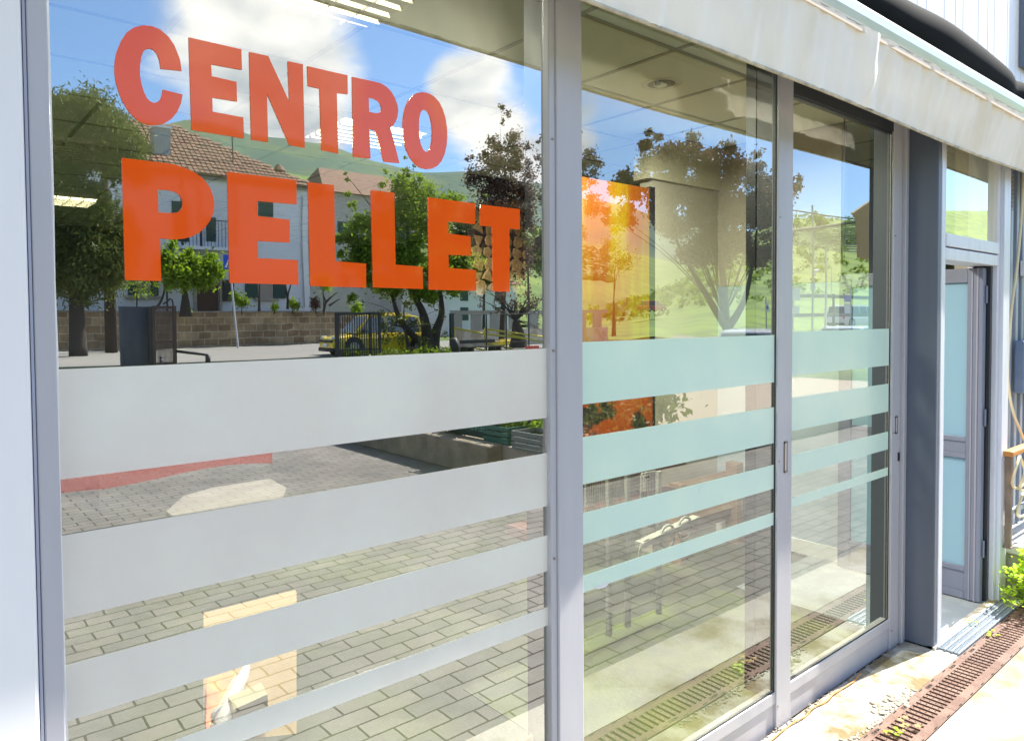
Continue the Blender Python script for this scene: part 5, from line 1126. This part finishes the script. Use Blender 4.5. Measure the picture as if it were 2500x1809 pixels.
    put(MB().box(-L/2-.045, -L/2+.02, -.26, .26, hb_*.42, hb_*.54), 'number_plate', plate_m)
    put(MB().box(L/2-.25, L/2+.03, -W*.44, W*.44, hb_*.20, hb_*.40), 'rear_bumper', gasket, bevel=.03)
    if rails:
        for s in (-1, 1): put(MB().tube([(-L/2+L*(c0+.2), s*W*.34, H-.01), (-L/2+L*(c0+.24), s*W*.34, H+.05), (-L/2+L*(c1-.14), s*W*.34, H+.05), (-L/2+L*(c1-.10), s*W*.34, H-.01)], .02, 6), 'roof_rail', ypaint)
    return e
a = Rf(930, 862, 28.5)
car('parked_car', (Rf(925, 862, 28.5).x, 1.4-28.5, 0.0), RAD(4), 4.9, 1.85, 1.78, ypaint, 'bright yellow car with roof rails parked behind the black fence', rails=True, glass=mat('pale_car_glass', (.25, .32, .38), .05, spec=.9))
a = Rf(1590, 715, 62, Y2); car('parked_car', (a.x, a.y, 2.4), RAD(188), 4.2, 1.75, 1.45, rpaint, 'red car parked beyond the grass, beside the large purple tree')
a = Rf(2078, 715, 30, Y3); car('parked_van', (a.x, a.y, .55), RAD(184), 5.2, 1.95, 1.95, wpaint, 'white van parked on the bank, mirrored in the second sliding door', van=True, cabin=(.10, .97))
DC = 11.5; a = Rf(2085, 850, DC, Y3); car('parked_car', (a.x+.2, a.y, 0), RAD(178), 4.1, 1.75, 1.535+DC*ray(2085, 795).z/ray(2085, 795).y, wpaint, 'white car close to the shop, its roof mirrored in the second sliding door')
DC = 9.5; a = Rf(1875, 850, DC, Y2); car('parked_car', (a.x+1.2, a.y-1.0, 0), RAD(160), 4.1, 1.75, 1.535+DC*ray(1860, 804).z/ray(1860, 804).y, wpaint, 'silver white car whose roof shows beside the large purple tree trunk')
# ---- poles, signs and canopy mirrored in second leaf
def pole(px, pt, pb, D, r, label, m=white_m, g=Y3, extra=None):
    a = Rf(px, pt, D, g); b = Rf(px, pb, D, g)
    e = empty('lamp_post' if extra else 'white_pole', (a.x, a.y, 0), label, 'pole', 'poles by the car park')
    MB().bar((a.x, a.y, 0), (a.x, a.y, a.z), r).build('shaft', m, e)
    if extra: extra(e, a)
    return e
def cams(e, a):
    q = Rf(1984, 662, 16, Y3); MB().obox((q.x+.2, q.y, q.z), (.2, 0, .03), (0, .06, 0), (0, 0, .06)).build('camera_head', white_m, e, bevel=.02)
    q = Rf(1983, 672, 16, Y3); MB().ball((q.x, q.y, q.z), .09).build('camera_dome', white_m, e)
    q = Rf(1980, 700, 16, Y3); MB().box(q.x-.14, q.x+.14, q.y, q.y+.05, q.z-.2, q.z+.15).build('sign_plate', galvpole, e)
pole(1983, 500, 760, 16, .045, 'tall grey camera post mirrored in the second sliding door', galvpole, extra=cams)
pole(2016, 603, 800, 12, .045, 'rust flecked white pole mirrored in the second sliding door', mat('flecked_white', (.8, .78, .72), .6, noise=(9, (.5, .3, .15), .62, .66)))
def arm(e, a):
    MB().tube([(a.x, a.y, a.z), (a.x-.4, a.y, a.z+.1), (a.x-.8, a.y, a.z+.05)], .03).build('lamp_arm', galvpole, e)
pole(2030, 656, 700, 60, .08, 'far street lamp with a curved arm, behind the white van', galvpole, extra=arm)
a = Rf(2078, 720, 14, Y3)
ps = empty('parking_sign', (a.x, a.y, 0), 'blue parking sign with white plates on a pole, mirrored near the open door leaf', 'sign')
MB().bar((a.x, a.y, 0), (a.x, a.y, Rf(2078, 700, 14, Y3).z), .03).build('pole', galvpole, ps)
q0, q1 = Rf(2060, 705, 14, Y3), Rf(2075, 760, 14, Y3)
MB().box(q0.x, q1.x, a.y+.03, a.y+.05, Rf(0, 0, 14).z*0+Rf(2060, 738, 14, Y3).z, Rf(2060, 722, 14, Y3).z).build('blue_plate', blue_s, ps)
MB().box(q0.x, q1.x-.05, a.y+.03, a.y+.05, Rf(2060, 754, 14, Y3).z, Rf(2060, 742, 14, Y3).z).build('white_plate', white_m, ps)
a = Rf(1873, 750, 15, Y2)
ns_ = empty('no_stopping_sign', (a.x, a.y, 0), 'small white sign with a blue disc, mirrored at the right of the first sliding door', 'sign')
MB().bar((a.x, a.y, 0), (a.x, a.y, Rf(1873, 725, 15, Y2).z), .025).build('pole', galvpole, ns_)
MB().box(a.x-.11, a.x+.11, a.y+.03, a.y+.05, a.z-.15, a.z+.15).build('plate', white_m, ns_)
MB().tube([(a.x, a.y+.05, a.z), (a.x, a.y+.06, a.z)], .08, 20).build('blue_disc', blue_s, ns_)
a = Rf(1945, 720, 9, Y3)
bd = empty('notice_board', (a.x, a.y, 0), 'pale notice board at the left edge of the second sliding door', 'sign')
MB().box(a.x-.35, a.x+.10, a.y, a.y+.03, a.z-.15, a.z+.15).build('board', mat('pale_board', (.6, .68, .7), .5), bd)
MB().box(a.x-.35, a.x+.08, a.y, a.y+.03, a.z-.45, a.z-.28).build('board', MAT['pale_board'], bd)
MB().bar((a.x-.1, a.y-.03, 0), (a.x-.1, a.y-.03, a.z+.1), .03).build('pole', galvpole, bd)
# guard rails of the car park (dark bars)
gr = empty('car_park_rail', (30, -8, 0), 'two dark horizontal guard rails along the grass bank', 'rail')
for py in (722, 770):
    a = Rf(1915, py, 17, Y3); b = Rf(2240, py, 17, Y3); MB().box(a.x, b.x, a.y-.04, a.y+.04, a.z-.08, a.z+.08).build('rail', mat('dark_rail', (.2, .2, .19), .6), gr)
a = Rf(1915, 740, 17, Y3)
for i in range(4): MB().box(a.x+i*4.6, a.x+.07+i*4.6, a.y-.05, a.y+.05, 0, Rf(1915, 715, 17, Y3).z).build('post', iron, gr)
# cable and slatted canopy
ca = empty('overhead_cable', (10, -5, 4), 'dark overhead cable crossing above the hillside', 'cable')
a = Rf(1930, 512, 8, Y3); b = Rf(2115, 540, 8, Y3); MB().bar(a-(b-a)*.2, b, .015).build('cable', gasket, ca)
ap_ = empty('roller_slat_canopy', (12, -6, 3), 'grey slatted canopy on dark ropes, mirrored in the second sliding door', 'canopy')
c4 = [Rf(1925, 565, 8, Y3), Rf(2098, 542, 8, Y3), Rf(2094, 620, 8, Y3), Rf(1925, 600, 8, Y3)]
mb = MB()
for i in range(13):
    t = i/13; t2 = (i+.45)/13; mb.poly([c4[0].lerp(c4[3], t), c4[1].lerp(c4[2], t), c4[1].lerp(c4[2], t2), c4[0].lerp(c4[3], t2)])
mb.build('slats', mat('grey_slat', (.28, .30, .30), .5), ap_)
MB().bar(c4[0], c4[1], .03).build('rope', mat('grey_rope', (.2, .2, .2), .8), ap_); MB().bar(c4[1]+Vector((0, 0, .3)), c4[2], .03).build('end_bar', gasket, ap_)
# awning of the neighbouring unit hanging on the right (beige mass in second leaf)
na = empty('side_canvas', (5.5, -1.2, 2.2), 'beige hanging canvas blind of the neighbouring unit', 'blind')
q = [Rf(2083, 520, 3.4, Y3), Rf(2142, 480, 3.4, Y3), Rf(2142, 640, 3.4, Y3), Rf(2098, 628, 3.4, Y3)]
MB().prism([*q, Rf(2096, 535, 3.4, Y3)], (0, -.03, 0)).build('canvas', mat('beige_canvas', (.72, .62, .42), .85, trans=((.7, .6, .4), .4)), na)
# ---- planter edge, crates, bags on the yard
pe = empty('planter_wall', (5, -7, 0), 'low rough stone planter wall in the yard', 'wall')
MB().box(4.25, 4.45, -12, -4.0, 0, .32).build('edge', mat('rough_tuff', (.30, .25, .18), .9, noise=(5, (.18, .15, .10), .4, .65), bump=.6, bscale=15), pe, bevel=.02)
struct('raised_terrace', MB().box(4.45, 14, -16, -3.2, 0, .30), mat('sandy_terrace', (.40, .33, .25), .9))
mesh = MB()
for i in range(20): mesh.bar((5.2, -3.4-i*.14, .3), (5.2, -3.4-i*.14, 1.0), .005, 4)
for j in range(6): mesh.bar((5.2, -3.4, .35+j*.12), (5.2, -6.1, .35+j*.12), .005, 4)
prim('mesh_fence', mesh, iron, 'thin wire mesh fence along the raised terrace', 'fence')
random.seed(31)
for i, (x, y, lab) in enumerate(((4.9, -4.0, 'leafy pot plant nearest on the terrace edge'), (4.75, -5.0, 'leafy pot plant behind the planter wall'), (5.0, -6.2, 'dark green pot plant midway along the planter wall'), (5.6, -4.4, 'loose shrub beside the wire mesh fence'))):
    bl = [((x+random.uniform(-.25, .25), y+random.uniform(-.25, .25), .5+random.uniform(-.1, .12)), (.13, .13, .12), 260) for k in range(5)]
    e = tree('pot_plant', (x, y, .3), bl, lf_shr, .05, lab, 'plant', 'pot plants on the terrace', trunks=[([(x, y, .5), (x, y, .6)], .02)], trunk_r=.02)
    MB().tube([(x, y, .3), (x, y, .5)], [.10, .14], 12).build('pot', (iron, plastic_g)[i % 2], e)
sgn = empty('shop_crate', (4.7, -4.6, .3), 'dark green crate with pale lettering on the terrace edge', 'crate')
MB().box(4.5, 4.56, -5.0, -4.2, .32, .52).build('side_board', mat('dark_green_board', (.02, .05, .035), .6), sgn)
to = text_obj('GREEN DRAGON', .10, mat('pale_green_letters', (.15, .45, .32), .5), Vector((4.497, -4.6, .42)), (Matrix.Rotation(RAD(-90), 3, 'Z') @ RX90), sgn)
for i, (x, y, m_, lab) in enumerate(((4.55, -3.62, mat('muted_crate', (.16, .18, .16), .6), 'grey open crate standing on the terrace corner'), (4.62, -4.15, mat('muted_green_crate', (.03, .13, .09), .6), 'green open crate between the pot plants'))):
    cr_ = MB().box(x-.14, x+.14, y-.2, y+.2, .30, .32)
    for (xa_, xb_, ya_, yb_) in ((x-.15, x-.135, y-.2, y+.2), (x+.135, x+.15, y-.2, y+.2), (x-.135, x+.135, y-.2, y-.185), (x-.135, x+.135, y+.185, y+.2)):
        for k in range(3): cr_.box(xa_, xb_, ya_, yb_, .325+k*.055, .365+k*.055)
    prim('plastic_crate', cr_, m_, lab, 'crate')
random.seed(41)
for i, (x, y, h, lab) in enumerate(((6.2, -4.2, .25, 'olive shrub at the near end behind the wire mesh fence'), (6.6, -6.2, .3, 'olive shrub second along behind the wire mesh fence'), (6.9, -8.6, .35, 'olive shrub third along behind the wire mesh fence'), (7.2, -11.0, .4, 'olive shrub at the far end behind the wire mesh fence'))):
    bl = [((x+random.uniform(-.5, .5), y+random.uniform(-.9, .9), .42+random.uniform(0, h)), (.3, .4, .16), 420) for k in range(7)]
    tree('olive_shrub', (x, y, .3), bl, lf_con, .06, lab, 'shrub', 'olive shrubs behind the mesh fence', trunks=[([(x, y, .25), (x, y, .5)], .03)], trunk_r=.03)

# ------------------------------------------------------------------ hills
def hill(name, m, prof_, D0, D1, z0=0, nu=160, nv=26, amp=.03, seed=0, power=1.4, back=True):
    """terrain rising to a ridge; prof_ = [(u = x/D, elevation ratio)]"""
    rnd = random.Random(seed); ph = [rnd.uniform(0, 6) for _ in range(8)]
    def ridge(u):
        for (a, b), (c, d) in zip(prof_, prof_[1:]):
            if a <= u <= c:
                t = (u-a)/(c-a); t = t*t*(3-2*t) if False else t; return b+(d-b)*t
        return prof_[0][1] if u < prof_[0][0] else prof_[-1][1]
    mb = MB(); ua, ub = prof_[0][0], prof_[-1][0]
    def f(s, t):
        u = ua+(ub-ua)*s; r = ridge(u)
        if t < .8:
            q = t/.8; D = D0+(D1-D0)*q; z = z0+(r*D1-z0)*q**power
            nz = amp*D1*(sin(u*9+ph[0]+q*5)+.6*sin(u*23+ph[1]-q*11)+.4*sin(u*51+ph[2]+q*23)+.25*sin(u*117+q*41+ph[3]))*q*(1.02-q)
        else:
            q = (t-.8)/.2; D = D1*(1+.5*q); z = r*D1*(1-q); nz = 0
        jag = .0025*D1*(sin(u*300+ph[4])+sin(u*177+ph[5]))*.3
        return (u*D, 1.4-D, z+nz+jag+CAM.z*0)
    mb.grid(f, nu, nv); return struct(name, mb, m, smooth=True)
def pr(l): 
    o = []
    for px, py in l:
        r = ray(px, py); r = r/r.y; o.append((r.x, r.z))
    return o
far = [(-1.2, .24), (-.3, .28)]+pr([(130, 300), (240, 290), (338, 293), (400, 300), (463, 276), (530, 290), (596, 318), (700, 327), (780, 338), (860, 364), (916, 383), (973, 398), (1040, 414), (1098, 407), (1147, 409), (1286, 438), (1336, 444), (1425, 480), (1500, 490), (1600, 520), (1750, 560), (1900, 600), (2100, 640), (2400, 660)])
hill('far_mountain', mount, far, 350, 1300, amp=.012, seed=2, power=1.25)
mid = [(-1.2, .12), (-.3, .14)]+pr([(130, 380), (300, 360), (470, 345), (560, 360), (640, 385), (700, 407), (793, 426), (900, 450), (1040, 470), (1150, 500), (1300, 540), (1500, 600), (1700, 650), (1900, 680), (2200, 700)])
hill('wooded_hill', hill_g, mid, 110, 420, amp=.012, seed=5, power=1.3)
near = pr([(1380, 765), (1450, 745), (1550, 720), (1640, 690), (1700, 640), (1780, 590), (1850, 545), (1938, 515), (1990, 512), (2083, 524), (2150, 515), (2300, 500), (2500, 500)])+[(8, .30)]
hill('meadow_bank', meadow, near, 34, 150, z0=.0, amp=.0012, seed=8, power=1.5)
random.seed(77)
for (px, py, r, D, lab) in ((2040, 580, 30, 115, 'dark green tree on the meadow bank'), (2085, 590, 22, 115, 'smaller dark tree on the meadow bank to the right'), (2000, 540, 16, 130, 'tree near the top of the meadow bank'), (2120, 545, 20, 130, 'tree at the right of the meadow bank ridge')):
    bl = [(px+random.uniform(-r, r), py+random.uniform(-r, r)*.6, r*.5) for k in range(8)]
    b_ = Rf(px, py+r, D, Y3); tree('bank_tree', (b_.x, b_.y, b_.z), fill(bl, D, Y3, n=260, dep=1), lf_shr, .7, lab, trunks=[([(b_.x, b_.y, b_.z-3), (b_.x, b_.y, b_.z+1)], .3)], trunk_r=.3)
# woods on the mid hill, a stuff mass of crowns
wm = MB(); random.seed(12)
for i in range(1500):
    u = random.uniform(-.1, 1.1); q = random.uniform(.35, .8)
    pts_ = mid
    r_ = .1
    for (a, b), (c, d) in zip(pts_, pts_[1:]):
        if a <= u <= c: r_ = b+(d-b)*(u-a)/(c-a)
    D = 110+310*q; z = r_*420*q**1.3
    wm.ball((u*D, 1.4-D, z+1), random.uniform(2, 4.5), 6, 4, (1, 1, .9), .25)
tag(wm.build('distant_wood', leafmat('wood_crowns', (.10, .16, .02), (.20, .28, .04), .2, .08)), 'spring green woodland covering the nearer hill', 'wood', kind='stuff')

def mh(u, D):
    r_ = .2
    for (a, b), (c, d) in zip(near, near[1:]):
        if a <= u <= c: r_ = b+(d-b)*(u-a)/(c-a)
    return r_*150*((D-34)/116)**1.5
sm_ = MB(); random.seed(18)
for i in range(1000):
    u = random.uniform(1.05, 2.6); D = random.uniform(60, 150)
    if random.random() > (D-40)/110: continue
    z = mh(u, D); rr = random.uniform(.5, 1.6)
    for k in range(26): sm_.leaf((u*D+random.gauss(0, rr*.5), 1.4-D+random.gauss(0, rr*.5), z+rr*.6+random.gauss(0, rr*.35)), rr*.7)
tag(sm_.build('hillside_scrub', lf_shr), 'scattered green scrub dotting the sunlit meadow bank', 'scrub', kind='stuff')
